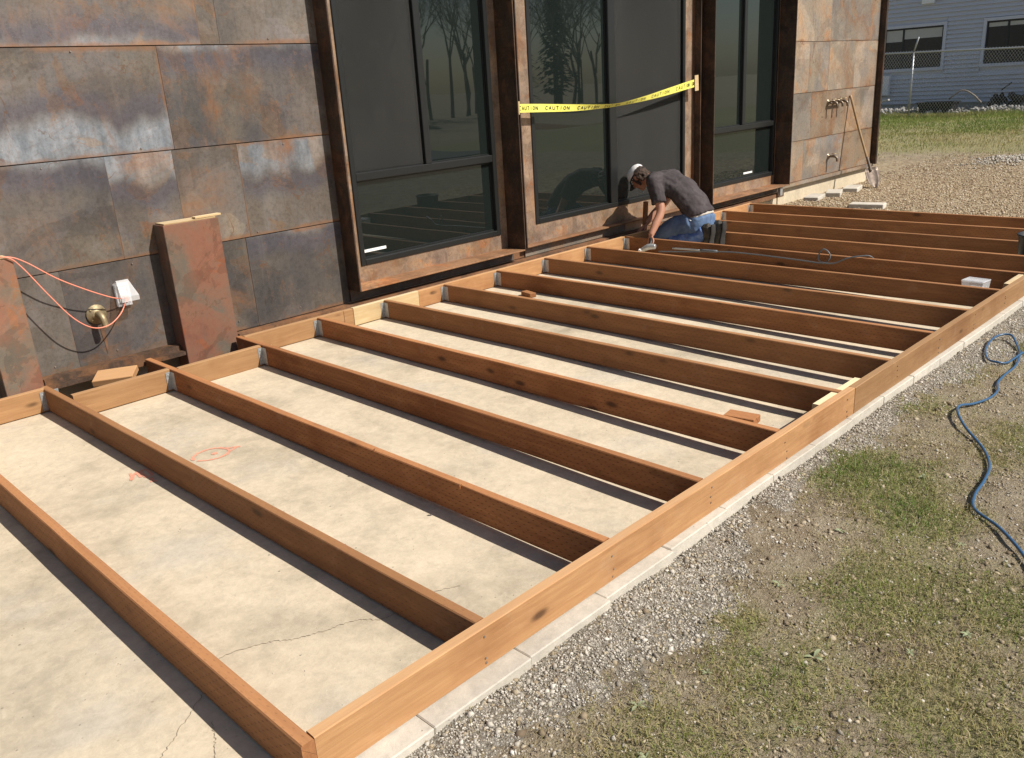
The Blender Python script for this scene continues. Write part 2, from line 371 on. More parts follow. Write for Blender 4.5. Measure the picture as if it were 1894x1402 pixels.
def mat_siding():
    k = NT('lap_siding'); p = k.pos(); n = k.noise(k.scale(p, 1, .6, 9), 3, 5, .6); s = k.noise(p, 1.2, 4)
    c = k.mix(n, (.53, .545, .60), (.63, .645, .70)); c = k.mix(k.math('MULTIPLY', k.sstep(s, .5, .7), .3), c, (.47, .48, .54))
    k.pbsdf(c, .7, 0, k.bump(n, .1, .005), .3); MATS['siding'] = k.m
mat_siding()
def mat_tape():
    k = NT('caution_tape'); tc = k.n('TexCoord'); n = k.noise(tc.outputs['Object'], 5, 3)
    c = k.mix(n, (.80, .76, .10), (.88, .84, .22)); b = k.pbsdf(c, .45, 0, None, .4); MATS['tape'] = k.m
mat_tape()

# ------------------------------------------------------------------ mesh helpers
def wloc(o):
    v = Vector((0, 0, 0))
    while o is not None: v = v + o.location; o = o.parent
    return v
def tag(o, label=None, cat=None, group=None, kind=None):
    for k_, v_ in (('label', label), ('category', cat), ('group', group), ('kind', kind)):
        if v_: o[k_] = v_
    return o
def link(name, me, mat, parent=None, loc=(0, 0, 0), smooth=False):
    o = bpy.data.objects.new(name, me); COL.objects.link(o)
    if mat is not None:
        me.materials.clear(); me.materials.append(MATS[mat])
    o.parent = parent; o.location = Vector(loc) - (wloc(parent) if parent else Vector((0, 0, 0)))
    if smooth:
        for p in me.polygons: p.use_smooth = True
    return o
def empty(name, loc, label=None, cat=None, group=None):
    o = bpy.data.objects.new(name, None); o.empty_display_size = .1; COL.objects.link(o); o.location = loc
    return tag(o, label, cat, group)
def pyd(name, V, F, mat, parent=None, loc=(0, 0, 0), smooth=False):
    me = bpy.data.meshes.new(name); L = Vector(loc)
    me.from_pydata([tuple(Vector(v)-L) for v in V], [], F); me.update()
    return link(name, me, mat, parent, loc, smooth)
def bm_obj(name, bm, mat, parent=None, loc=(0, 0, 0), smooth=False):
    me = bpy.data.meshes.new(name); bmesh.ops.recalc_face_normals(bm, faces=bm.faces); bm.to_mesh(me); bm.free()
    return link(name, me, mat, parent, loc, smooth)
def bbox(bm, x0, x1, y0, y1, z0, z1, bev=0.0, mtx=None):
    vs = [bm.verts.new(p) for p in ((x0, y0, z0), (x1, y0, z0), (x1, y1, z0), (x0, y1, z0), (x0, y0, z1), (x1, y0, z1), (x1, y1, z1), (x0, y1, z1))]
    fs = [bm.faces.new([vs[i] for i in f]) for f in ((0, 3, 2, 1), (4, 5, 6, 7), (0, 1, 5, 4), (1, 2, 6, 5), (2, 3, 7, 6), (3, 0, 4, 7))]
    if mtx is not None: bmesh.ops.transform(bm, matrix=mtx, verts=vs)
    if bev:
        es = list({e for f in fs for e in f.edges})
        bmesh.ops.bevel(bm, geom=es, offset=bev, segments=1, affect='EDGES')
def box(name, x0, x1, y0, y1, z0, z1, mat, parent=None, bev=.002, rot=None):
    c = Vector(((x0+x1)/2, (y0+y1)/2, (z0+z1)/2)); bm = bmesh.new()
    hx, hy, hz = (x1-x0)/2, (y1-y0)/2, (z1-z0)/2
    bbox(bm, -hx, hx, -hy, hy, -hz, hz, min(bev, .45*min(hx, hy, hz)*2))
    o = bm_obj(name, bm, mat, parent, c)
    if rot is not None: o.rotation_euler = rot
    return o
def boxes(name, lst, mat, parent=None, loc=(0, 0, 0), bev=0):
    bm = bmesh.new(); L = Vector(loc)
    for b in lst: bbox(bm, b[0]-L.x, b[1]-L.x, b[2]-L.y, b[3]-L.y, b[4]-L.z, b[5]-L.z, bev)
    return bm_obj(name, bm, mat, parent, loc)
def crv(pts, n=8):
    P = [Vector(p) for p in pts]; P = [2*P[0]-P[1]] + P + [2*P[-1]-P[-2]]; out = []
    for i in range(1, len(P)-2):
        for j in range(n):
            t = j/n; a, b, c, d = P[i-1:i+3]
            out.append(.5*((2*b)+(c-a)*t+(2*a-5*b+4*c-d)*t*t+(3*b-a-3*c+d)*t**3))
    out.append(P[-2]); return out
def tube_geo(pts, r, sides=8, cap=True, V=None, F=None):
    V = [] if V is None else V; F = [] if F is None else F; base = len(V)
    n = len(pts); rr = r if isinstance(r, (list, tuple)) else [r]*n
    t0 = (pts[1]-pts[0]).normalized(); ref = Vector((0, 0, 1)) if abs(t0.z) < .9 else Vector((1, 0, 0))
    nrm = t0.cross(ref).normalized()
    for i in range(n):
        t = (pts[min(i+1, n-1)]-pts[max(i-1, 0)]).normalized()
        nrm = (nrm - t*nrm.dot(t)).normalized(); b = t.cross(nrm)
        for j in range(sides):
            a = 2*math.pi*j/sides; V.append(tuple(pts[i]+rr[i]*(math.cos(a)*nrm+math.sin(a)*b)))
    for i in range(n-1):
        for j in range(sides):
            F.append((base+i*sides+j, base+i*sides+(j+1) % sides, base+(i+1)*sides+(j+1) % sides, base+(i+1)*sides+j))
    if cap:
        F.append(tuple(base+j for j in reversed(range(sides)))); F.append(tuple(base+(n-1)*sides+j for j in range(sides)))
    return V, F
def tube(name, pts, r, mat, parent=None, sides=8, sm=6, loc=None):
    P = crv(pts, sm) if sm else [Vector(p) for p in pts]
    V, F = tube_geo(P, r, sides); return pyd(name, V, F, mat, parent, loc if loc is not None else P[0], True)
def loft_geo(rings, V, F):
    """rings: list of (center, axisA, axisB) -> elliptical tube with capped ends"""
    n = 14; base = len(V)
    for c, a, b in rings:
        for j in range(n):
            t = 2*math.pi*j/n; V.append(tuple(Vector(c)+Vector(a)*math.cos(t)+Vector(b)*math.sin(t)))
    for i in range(len(rings)-1):
        for j in range(n): F.append((base+i*n+j, base+i*n+(j+1) % n, base+(i+1)*n+(j+1) % n, base+(i+1)*n+j))
    F.append(tuple(base+j for j in reversed(range(n)))); F.append(tuple(base+(len(rings)-1)*n+j for j in range(n)))
def limb(pts, rads, V, F, sm=4):
    P = crv(pts, sm); R = []
    for i in range(len(pts)-1):
        for j in range(sm): R.append(rads[i]+(rads[i+1]-rads[i])*j/sm)
    R.append(rads[-1]); tube_geo(P, R, 12, True, V, F)
def sphere_geo(c, rx, ry, rz, V, F, axes=None, nu=14, nv=9):
    base = len(V); A = axes or (Vector((1, 0, 0)), Vector((0, 1, 0)), Vector((0, 0, 1))); c = Vector(c)
    for i in range(nv+1):
        ph = math.pi*i/nv
        for j in range(nu):
            t = 2*math.pi*j/nu
            V.append(tuple(c+A[0]*rx*math.sin(ph)*math.cos(t)+A[1]*ry*math.sin(ph)*math.sin(t)+A[2]*rz*math.cos(ph)))
    for i in range(nv):
        for j in range(nu): F.append((base+i*nu+j, base+i*nu+(j+1) % nu, base+(i+1)*nu+(j+1) % nu, base+(i+1)*nu+j))
def solid(name, V, F, mat, parent=None, voxel=.01, smooth_it=6, disp=0.0, dscale=.1, loc=(0, 0, 0)):
    me = bpy.data.meshes.new(name); L = Vector(loc); me.from_pydata([tuple(Vector(v)-L) for v in V], [], F); me.update()
    bm = bmesh.new(); bm.from_mesh(me); bmesh.ops.remove_doubles(bm, verts=bm.verts, dist=1e-5); bmesh.ops.recalc_face_normals(bm, faces=bm.faces); bm.to_mesh(me); bm.free()
    t = bpy.data.objects.new('tmp', me); COL.objects.link(t)
    md = t.modifiers.new('r', 'REMESH'); md.mode = 'VOXEL'; md.voxel_size = voxel
    if smooth_it:
        md = t.modifiers.new('s', 'SMOOTH'); md.iterations = smooth_it; md.factor = .5
    if disp:
        tx = bpy.data.textures.new('folds', 'CLOUDS'); tx.noise_scale = dscale; tx.noise_depth = 3
        md = t.modifiers.new('d', 'DISPLACE'); md.texture = tx; md.strength = disp; md.mid_level = .5; md.texture_coords = 'LOCAL'
    dg = bpy.context.evaluated_depsgraph_get(); dg.update()
    m2 = bpy.data.meshes.new_from_object(t.evaluated_get(dg)); bpy.data.objects.remove(t)
    m2.name = name
    return link(name, m2, mat, parent, loc, True)
def board(name, axis, p0, length, th, h, mat, parent, bow=.004, segs=10, seed=0):
    """a plank: p0 = start of centre of its top edge; runs along +axis; top at p0.z"""
    rg = random.Random(seed); V = []; F = []; a = rg.uniform(-bow, bow); tw = rg.uniform(-.5, .5)*bow
    c = .0035; sec = [(-th/2+c, 0), (th/2-c, 0), (th/2, -c), (th/2, -h+c), (th/2-c, -h), (-th/2+c, -h), (-th/2, -h+c), (-th/2, -c)]
    for i in range(segs+1):
        t = i/segs; off = a*math.sin(math.pi*t)+rg.uniform(-.0007, .0007); dz = tw*math.sin(2*math.pi*t)*.35
        for u, z in sec:
            l = (t-.5)*length; u2 = u+off+rg.uniform(-.0004, .0004); z2 = z+dz+rg.uniform(-.0006, .0006)
            V.append((l, u2, z2) if axis == 'x' else (u2, l, z2))
    n = 8
    for i in range(segs):
        for j in range(n): F.append((i*n+j, i*n+(j+1) % n, (i+1)*n+(j+1) % n, (i+1)*n+j))
    F.append(tuple(range(n))); F.append(tuple(segs*n+j for j in reversed(range(n))))
    ctr = Vector(p0)+(Vector((length/2, 0, 0)) if axis == 'x' else Vector((0, length/2, 0)))
    me = bpy.data.meshes.new(name); me.from_pydata(V, [], F); bm = bmesh.new(); bm.from_mesh(me); bmesh.ops.recalc_face_normals(bm, faces=bm.faces); bm.to_mesh(me); bm.free()
    return link(name, me, mat, parent, ctr)

# value noise
_T = RNG.random((256, 256))
def vnoise(x, y):
    x = np.asarray(x, float); y = np.asarray(y, float); xi = np.floor(x).astype(int); yi = np.floor(y).astype(int)
    fx = x-xi; fy = y-yi; fx = fx*fx*(3-2*fx); fy = fy*fy*(3-2*fy); g = lambda a, b: _T[a % 256, b % 256]
    return (g(xi, yi)*(1-fx)+g(xi+1, yi)*fx)*(1-fy)+(g(xi, yi+1)*(1-fx)+g(xi+1, yi+1)*fx)*fy
def fbm(x, y, o=4):
    s = 0; a = .5; t = 0
    for i in range(o): s = s+a*vnoise(x*2**i+17*i, y*2**i+31*i); t += a; a *= .5
    return s/t
def ss(a, b, x):
    t = np.clip((x-a)/(b-a), 0, 1); return t*t*(3-2*t)

# ------------------------------------------------------------------ ground
H = 0.138
def gz(x, y, fine=True):
    x = np.asarray(x, float); y = np.asarray(y, float)
    z = -.205+.033*ss(-4.4, -3.75, y)+.008*ss(8.6, 10.5, x)+.19*ss(14, 24.5, x)+.04*ss(25, 29, x)
    z = z-.25*ss(-9, -13, y)
    inside = ss(8.75, 8.6, x)*ss(-3.70, -3.60, y)
    inside = np.maximum(inside, ss(.0, .2, y)*ss(12.9, 12.6, x))
    nz = (fbm(x*1.3, y*1.3)-.5)*.04+(fbm(x*7, y*7, 3)-.5)*.022
    far = ss(16, 22, x)
    nz = nz+far*(fbm(x*.6+5, y*.6, 3)-.5)*.12
    nz = nz+.0*x
    z = z+nz*(1-inside)-.04*inside
    z = z+.13*np.exp(-(((x-14.6)/1.1)**2+((y+1.35)/1.2)**2))
    pit = ss(.60, .66, x)*ss(1.86, 1.80, x)*ss(-.30, -.24, y)*ss(.35, .25, y)
    return z-.3*pit
def axis_vals(lo, hi, step, far_lo, far_hi):
    a = list(np.arange(lo, hi+1e-6, step)); s = step; v = a[-1]
    while v < far_hi: s *= 1.16; v += s; a.append(v)
    s = step; v = a[0]; b = []
    while v > far_lo: s *= 1.16; v -= s; b.append(v)
    return np.array(b[::-1]+a)
gx = axis_vals(-1.2, 12.8, .06, -200, 400); gy = axis_vals(-5.2, .4, .05, -300, 300)
GX, GY = np.meshgrid(gx, gy, indexing='ij'); GZ = gz(GX, GY)
GREEN = [(2.62, -3.92, .30, 1.0), (2.45, -4.16, .22, .9), (2.45, -3.84, .16, .7), (3.45, -3.78, .18, .6), (4.2, -3.78, .2, .5), (1.77, -4.40, .28, .6), (1.95, -4.70, .25, .6),
         (1.15, -4.28, .28, .5), (.76, -4.22, .25, .5), (1.41, -4.70, .3, .5), (4.9, -4.0, .3, .5), (1.3, -4.05, .16, .4), (3.4, -4.35, .3, .45)]
def zones(x, y):
    n1 = fbm(x*2.1+3, y*2.1+9); n2 = fbm(x*6+1, y*6+4)
    green = np.zeros_like(x)
    for cx, cy, r, a in GREEN: green = np.maximum(green, a*np.exp(-((x-cx)**2+(y-cy)**2)/(r*r)))
    turf = np.clip(.30+.55*(n1-.4)+.45*green, 0, 1)
    lush = ss(15.2, 17.5, x+1.2*(n1-.5))*ss(-20, -15, y)
    turf = np.maximum(turf, lush)
    w = .06+.14*n1+.17*np.exp(-((x-1.15)/.5)**2)+.07*np.exp(-((x-.2)/.4)**2)+.12*ss(3.8, 5.2, x)-.05*np.exp(-((x-2.6)/.5)**2)
    w = w+.34*(n2-.5)+.16*(fbm(x*19, y*19, 2)-.5)
    grav = ss(.09, -.06, (-3.68-y)-w)*ss(8.8, 8.3, x)
    mound = np.exp(-(((x-14.6)/1.0)**2+((y+1.45)/1.1)**2)); grav = np.maximum(grav, .85*ss(.4, .75, mound+.8*(n2-.5)))
    tan = ss(8.2, 8.7, x)*(1-lush)*ss(-7, -5, y)*(1-.5*ss(14, 15.5, x+n1))
    return turf, grav, tan, green, lush
ZT = zones(GX, GY)
nx, ny = GX.shape
gv = np.stack([GX, GY, GZ], -1).reshape(-1, 3)
ii = np.arange(nx*ny).reshape(nx, ny)
gf = np.stack([ii[:-1, :-1], ii[1:, :-1], ii[1:, 1:], ii[:-1, 1:]], -1).reshape(-1, 4)
def np_mesh(name, V, F, tint=None, vec=None):
    me = bpy.data.meshes.new(name); me.vertices.add(len(V)); me.vertices.foreach_set('co', np.ascontiguousarray(V, dtype=np.float32).ravel())
    k = F.shape[1]; me.loops.add(F.size); me.loops.foreach_set('vertex_index', np.ascontiguousarray(F, dtype=np.int32).ravel())
    me.polygons.add(len(F)); me.polygons.foreach_set('loop_start', np.arange(0, F.size, k, dtype=np.int32))
    try: me.polygons.foreach_set('loop_total', np.full(len(F), k, dtype=np.int32))
    except Exception: pass
    me.update(calc_edges=True)
    if tint is not None:
        a = me.attributes.new('tint', 'FLOAT', 'POINT'); a.data.foreach_set('value', np.ascontiguousarray(tint, dtype=np.float32))
    if vec is not None:
        a = me.attributes.new('zone', 'FLOAT_VECTOR', 'POINT'); a.data.foreach_set('vector', np.ascontiguousarray(vec, dtype=np.float32).ravel())
    return me
me = np_mesh('ground', gv, gf, None, np.stack([ZT[0], ZT[1], ZT[2]], -1).reshape(-1, 3))
tag(link('ground', me, 'ground', None, (0, 0, 0), True), kind='structure')

# parking lot behind the viewer (seen in the window reflections)
lot = box('parking_lot', -30, 45, -34, -13.5, -.46, -.38, 'asphalt', None, 0); tag(lot, kind='structure')
for i in range(14):
    b = box('parking_line', -22+i*2.8, -21.9+i*2.8, -19.5, -14.5, -.378, -.372, 'white_paint', lot, 0)

# ------------------------------------------------------------------ slab and kerb
def slab_z(x, y):
    return -H-.004+(-.021)*ss(.7, 1.35, x)*ss(-1.5, -3.4, y)+(fbm(x*2, y*2, 3)-.5)*.003
sx = np.concatenate([np.arange(-3, .631, .121), np.arange(.632, 1.832, .1), np.arange(1.832, 8.63, .1)]); sy = np.arange(-3.606, .07, .0735)
SX, SY = np.meshgrid(sx, sy, indexing='ij'); SZ = slab_z(SX, SY)
V = np.stack([SX, SY, SZ], -1).reshape(-1, 3).tolist(); F = []; ii = np.arange(SX.size).reshape(SX.shape)
for i in range(len(sx)-1):
    for j in range(len(sy)-1):
        cx, cy = (sx[i]+sx[i+1])/2, (sy[j]+sy[j+1])/2
        if .632 < cx < 1.832 and cy > -.25: continue
        F.append((ii[i, j], ii[i+1, j], ii[i+1, j+1], ii[i, j+1]))
me = bpy.data.meshes.new('concrete_slab'); me.from_pydata(V, [], F)
bm = bmesh.new(); bm.from_mesh(me); bmesh.ops.recalc_face_normals(bm, faces=bm.faces)
if sum(f.normal.z for f in bm.faces) < 0: bmesh.ops.reverse_faces(bm, faces=bm.faces)
be = [e for e in bm.edges if e.is_boundary]; r_ = bmesh.ops.extrude_edge_only(bm, edges=be)
for v in [g for g in r_['geom'] if isinstance(g, bmesh.types.BMVert)]: v.co.z -= .13
bm.to_mesh(me); bm.free()
slab = tag(link('concrete_slab', me, 'slab_concrete', None, (0, 0, 0), False), kind='structure')
kerb = bpy.data.objects.new('kerb', None); COL.objects.link(kerb); kerb.location = (0, -3.65, -.2); tag(kerb, kind='structure')
rg = random.Random(5)
kx = -.835
while kx < 8.5:
    L = .391; d = rg.uniform(-.004, .004); yo = float(np.interp(kx, [.3, .7, 1.1, 1.9, 3.1, 5.8], [-3.712, -3.705, -3.69, -3.668, -3.660, -3.675]))+d*.6
    b = box('kerb_block', kx+(g_ := rg.choice((.0004, .0005, .0016))), kx+L-g_, yo, -3.612, -.26, -H-.002+rg.uniform(-.003, .001), 'kerb_concrete', kerb, .0035)
    b.rotation_euler = (rg.uniform(-.01, .01), 0, rg.uniform(-.006, .006)); kx += L

# cracks and marking paint on the slab (flat marks)
def ribbon(name, pts, wd, mat, parent, z=.002, sm=5, jit=.0, taper=False):
    P = crv([(p[0], p[1], 0) for p in pts], sm); V = []; F = []
    for i, p in enumerate(P):
        t = (P[min(i+1, len(P)-1)]-P[max(i-1, 0)]).normalized(); n = Vector((-t.y, t.x, 0))
        w = wd*(.6+.8*rg.random()); o = n*rg.uniform(-jit, jit)
        for s in (-1, 1):
            q = p+o+n*s*w/2; V.append((q.x, q.y, float(slab_z(q.x, q.y))+z))
    for i in range(len(P)-1): F.append((2*i, 2*i+1, 2*i+3, 2*i+2))
    return pyd(name, V, F, mat, parent)
ribbon('crack', [(-.26, -3.27), (-.16, -3.19), (-.034, -3.09), (.03, -3.02), (.091, -2.96), (.217, -2.992), (.31, -3.06), (.395, -3.095), (.50, -3.13), (.546, -3.185), (.606, -3.20), (.72, -3.19), (.86, -3.24)], .0022, 'crack_dirt', slab, sm=16, jit=.0045)
ribbon('crack', [(-.124, -3.36), (-.085, -3.28), (-.057, -3.21)], .0018, 'crack_dirt', slab, sm=14, jit=.004)
eye = [(.772, -1.392), (.80, -1.345), (.853, -1.322), (.912, -1.335), (.95, -1.39), (.93, -1.45), (.872, -1.470), (.822, -1.452), (.782, -1.415)]
ribbon('paint_mark', eye, .016, 'marking_paint', slab, jit=.003)
ribbon('paint_mark', [(.93, -1.36), (.97, -1.40), (1.01, -1.425)], .015, 'marking_paint', slab, jit=.003)
ribbon('paint_mark', [(.93, -1.45), (.965, -1.43), (1.0, -1.415)], .012, 'marking_paint', slab, jit=.003)
ribbon('paint_mark', [(.866, -1.396), (.88, -1.40), (.894, -1.404)], .024, 'marking_paint', slab)
for pts in ([(.508, -1.285), (.478, -1.37)], [(.478, -1.37), (.53, -1.295), (.520, -1.375)], [(.545, -1.30), (.575, -1.305), (.568, -1.39), (.538, -1.385), (.545, -1.30)], [(.528, -1.46), (.555, -1.475)], [(.55, -1.42), (.535, -1.47)]):
    ribbon('paint_mark', pts, .014, 'marking_paint', slab, jit=.003)

# ------------------------------------------------------------------ the steel-clad building
YW = .25; GTOP = 2.62; WTOP = 3.3
bld = empty('steel_clad_building', (5, .3, -.2), 'building clad in heat-stained rusty steel sheets with dark framed windows', 'building')
core = [(-3, 2.90, .262, .6, -.02, WTOP), (9.68, 12.57, .262, .6, .05, WTOP), (4.735, 4.87, .262, .6, -.02, GTOP), (7.705, 7.84, .262, .6, -.02, GTOP),
        (2.90, 9.68, .262, .6, GTOP, WTOP), (2.90, 4.735, .262, .6, -.02, .075), (4.87, 7.705, .262, .6, -.02, .075), (7.84, 9.68, .262, .6, -.02, .075),
        (-3, 12.57, .62, 6.0, -.02, WTOP)]
boxes('wall', core, 'steel_flashing', bld, (5, .6, 1))
boxes('foundation', [(-3, 12.5, .30, 5.9, -.5, -.022), (9.75, 12.5, .285, .6, -.5, .045)], 'foundation_concrete', bld, (5, 1, -.2))
box('roof', -3.1, 12.7, .15, 6.1, WTOP, WTOP+.08, 'steel_surround', bld)
rp = random.Random(11)
BLOOM = {(1.24, .3): .85, (.61, 2.14): -.85, (.61, 1.26): -.7, (.61, .02): -.35, (1.87, .8): .30, (1.24, 1.71): -.22, (-.02, 2.1): -.25, (.06, 10.33): -.7, (.58, 11.55): -.3}
def panel_row(z0, z1, xs, mat):
    for a, b in zip(xs[:-1], xs[1:]):
        y = YW+rp.uniform(-.0015, .0015)
        p = box('steel_panel', a+.0005, b-.0005, y, y+.008, z0+.003, z1-.003, mat, bld, .0008)
        p.rotation_euler = (rp.uniform(-.003, .003), 0, rp.uniform(-.0008, .0008))
        p['heat_bloom'] = float(BLOOM.get((round(z0, 2), round(a, 2)), 0.0)); p.update_tag()
Z = [-.02, .613, 1.243, 1.866, 2.49, WTOP-.01]
LEFT = [[-3, -1.6, -.36, .862, 2.10, 2.89], [-3, -1.2, .02, 1.262, 1.688, 2.142, 2.89], [-3, -.9, .3, 1.712, 2.89], [-3, -1.4, .8, 2.01, 2.143, 2.89], [-3, 0, 2.89]]
for i, xs in enumerate(LEFT): panel_row(Z[i], Z[i+1], xs, 'steel_sheet')
ZR = [.06, .585, 1.183, 1.81, 2.45, WTOP-.01]
RIGHT = [[9.69, 10.33, 11.50, 12.52], [9.69, 10.5, 11.55, 12.52], [9.69, 10.38, 10.95, 11.75, 12.52], [9.69, 10.95, 12.52], [9.69, 11.2, 12.52]]
for i, xs in enumerate(RIGHT): panel_row(ZR[i], ZR[i+1], xs, 'steel_sheet_warm')
panel_row(-.02, .075, [2.905, 4.73], 'steel_sheet'); panel_row(-.02, .072, [4.88, 6.4, 7.70], 'steel_sheet_warm'); panel_row(-.02, .075, [7.85, 9.68], 'steel_sheet')
panel_row(.08, GTOP, [4.742, 4.83], 'steel_surround'); panel_row(.08, GTOP, [7.735, 7.838], 'steel_surround')
for a, b in ((2.9, 5), (5, 7.5), (7.5, 9.68)): panel_row(GTOP+.01, WTOP-.01, [a, b], 'steel_sheet')
# base flashings
fl = boxes('base_flashing', [(.62, 1.47, .16, .248, .004, .010), (.62, 1.47, .16, .165, -.022, .004), (.62, 1.47, .10, .16, -.028, -.022), (.62, 1.47, .10, .105, -.045, -.028)], 'steel_flashing', bld, (1, .2, 0))
boxes('base_flashing', [(1.9, 9.69, .17, .246, -.028, -.022), (1.9, 9.69, .17, .176, -.07, -.028)], 'steel_flashing', bld, (5, .2, 0))
boxes('base_flashing', [(9.69, 12.56, .215, .249, .052, .058), (9.69, 12.56, .215, .221, .015, .052)], 'steel_sheet_warm', bld, (11, .2, 0))
box('corner_trim', 12.525, 12.575, .165, .262, .05, WTOP-.01, 'steel_surround', bld, .002)
# screw heads on the sheets
for (x, z) in [(.72, .05), (1.1, .06), (1.95, .05), (2.45, .04), (.9, 1.21), (1.5, 1.27), (2.5, 1.21), (.6, .58), (2.2, .64), (1.3, .58), (2.5, 1.9), (1.2, 1.84), (10.1, .62), (11.0, 1.15), (12.2, 1.2), (11.4, 1.78), (10.2, 1.78), (12.3, .63)]:
    bm = bmesh.new(); bmesh.ops.create_cone(bm, cap_ends=True, segments=8, radius1=.0055, radius2=.004, depth=.005, matrix=Matrix.Rotation(rad(90), 4, 'X'))
    bm_obj('screw_head', bm, 'nail_steel', bld, (x, YW-.004, z))

def rect_ring(x0, x1, z0, z1, w, y0, y1, wb=None, wt=None):
    wb = w if wb is None else wb; wt = w if wt is None else wt
    return [(x0, x0+w, y0, y1, z0, z1), (x1-w, x1, y0, y1, z0, z1), (x0+w, x1-w, y0, y1, z0, z0+wb), (x0+w, x1-w, y0, y1, z1-wt, z1)]
def window(x0, x1, zb, yfront, ytrim, frame, mull, rail, screens, latch, label):
    """x0,x1 outer surround; frame=(fx0,fx1,fz0)"""
    t = .012; zt = GTOP
    w = boxes('window', [(x0, x0+t, yfront, ytrim+.05, zb, zt), (x1-t, x1, yfront, ytrim+.05, zb, zt), (x0+t, x1-t, yfront, ytrim+.05, zt-t, zt)], 'steel_surround', bld, ((x0+x1)/2, yfront, zb), .0015)
    w['label'] = label
    boxes('sill', [(x0+t, x1-t, yfront, ytrim+.05, zb, zb+t)], 'steel_sill', w, ((x0+x1)/2, yfront, zb), .0015)
    fx0, fx1, fz0 = frame; fz1 = zt-.10
    boxes('trim', [(x0+t, fx0, ytrim, ytrim+.012, zb+t, zt-t), (fx1, x1-t, ytrim, ytrim+.012, zb+t, zt-t), (fx0, fx1, ytrim, ytrim+.012, zb+t, fz0), (fx0, fx1, ytrim, ytrim+.012, fz1, zt-t)], 'steel_trim', w, ((x0+x1)/2, ytrim, zb))
    boxes('frame', rect_ring(fx0, fx1, fz0, fz1, .045, ytrim+.001-.012, ytrim+.06), 'black_metal', w, ((fx0+fx1)/2, ytrim, fz0), .004)
    gy_ = ytrim+.035
    panes = []
    mx = mull
    if rail:
        box('rail', fx0+.045, fx1-.045, ytrim-.008, ytrim+.055, rail-.03, rail+.03, 'black_metal', w, .004)
        box('mullion', mx-.032, mx+.032, ytrim-.007, ytrim+.054, rail+.03, fz1-.045, 'black_metal', w, .004)
        panes = [(fx0+.045, mx-.032, rail+.03, fz1-.045), (mx+.032, fx1-.045, rail+.03, fz1-.045), (fx0+.045, fx1-.045, fz0+.045, rail-.03)]
    else:
        box('mullion', mx-.055, mx+.055, ytrim-.012, ytrim+.054, fz0+.045, fz1-.045, 'black_metal', w, .006)
        panes = [(fx0+.045, mx-.055, fz0+.045, fz1-.045), (mx+.055, fx1-.045, fz0+.045, fz1-.045)]
    for i, (a, b, c, d) in enumerate(panes):
        pn = box('pane', a, b, gy_, gy_+.006, c, d, 'glass', w, 0)
        boxes('glazing_bead', rect_ring(a, b, c, d, .012, gy_-.012, gy_), 'black_metal', pn if False else w, ((a+b)/2, gy_, c))
        if i in screens: box('insect_screen', a+.012, b-.012, gy_-.016, gy_-.014, c+.012, d-.012, 'screen', w, 0)
    for (lx0, lx1, lz) in latch:
        box('label_strip', lx0, lx1, gy_-.006, gy_-.002, lz, lz+.022, 'white_label', w, 0)
    return w
window(2.888, 4.732, .082, .09, .31, (3.075, 4.632, .225), 3.862, .905, (0,), [(3.12, 3.36, .318)], 'steel boxed window beside the rust-brown stub post')
window(4.845, 7.728, .075, .185, .28, (5.075, 7.55, .255), 6.27, None, (1,), [], 'wide sliding glass door with caution tape across it')
window(7.845, 9.685, .075, .09, .31, (8.06, 9.645, .205), 8.86, .855, (), [(8.95, 9.16, .285)], 'steel boxed window nearest the shovel')
# small bracket at the window corner
box('corner_bracket', 9.50, 9.56, .12, .16, -.04, .07, 'galvanised', bld, .002)

# ------------------------------------------------------------------ deck frame
deck = empty('deck_frame', (4, -1.8, -H), 'reddish treated timber deck frame of parallel joists on a concrete slab', 'deck frame')
S = .61
def hanger_mesh():
    bm = bmesh.new(); t = .0018; g = .0195
    for s in (-1, 1):
        bbox(bm, *(sorted((s*g, s*(g+t)))), -.05, 0, -.128, -.016)       # side plates on the joist
        bbox(bm, *(sorted((s*(g+t), s*(g+.032)))), -t, 0, -.128, -.016)    # flanges on the header
        for z in (-.035, -.06, -.085, -.11): bbox(bm, *(sorted((s*(g+.012), s*(g+.020)))), -.005, -t, z-.004, z+.004)
    bbox(bm, -g, g, -.05, 0, -.1305, -.1285)
    me = bpy.data.meshes.new('joist_hanger'); bmesh.ops.recalc_face_normals(bm, faces=bm.faces); bm.to_mesh(me); bm.free(); return me
HM = hanger_mesh()
HDR = {0: .02, 1: .02, 2: -.262, 3: -.285}
for i in range(15):
    x = i*S+(.0, .0, .004, -.004, .003, 0, -.003, .002, 0, .003, -.002, 0, .002, 0, 0)[i]
    ye = {0: .02, 1: .075, 2: .09, 3: .055}.get(i, -.002)
    ys = -3.602 if i else -3.643
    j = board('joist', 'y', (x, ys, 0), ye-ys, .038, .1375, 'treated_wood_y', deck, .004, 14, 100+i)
    j.rotation_euler = (0, 0, (0, .010, .004, -.002, 0, .003, -.002, .001, -.003, .002, 0, .002, -.001, .001, 0)[i])
    if i == 1: j.location.x -= .004
    hy = HDR.get(i, -.002)
    h_ = link('joist_hanger', HM, 'galvanised', j, (x, hy-.001, 0))
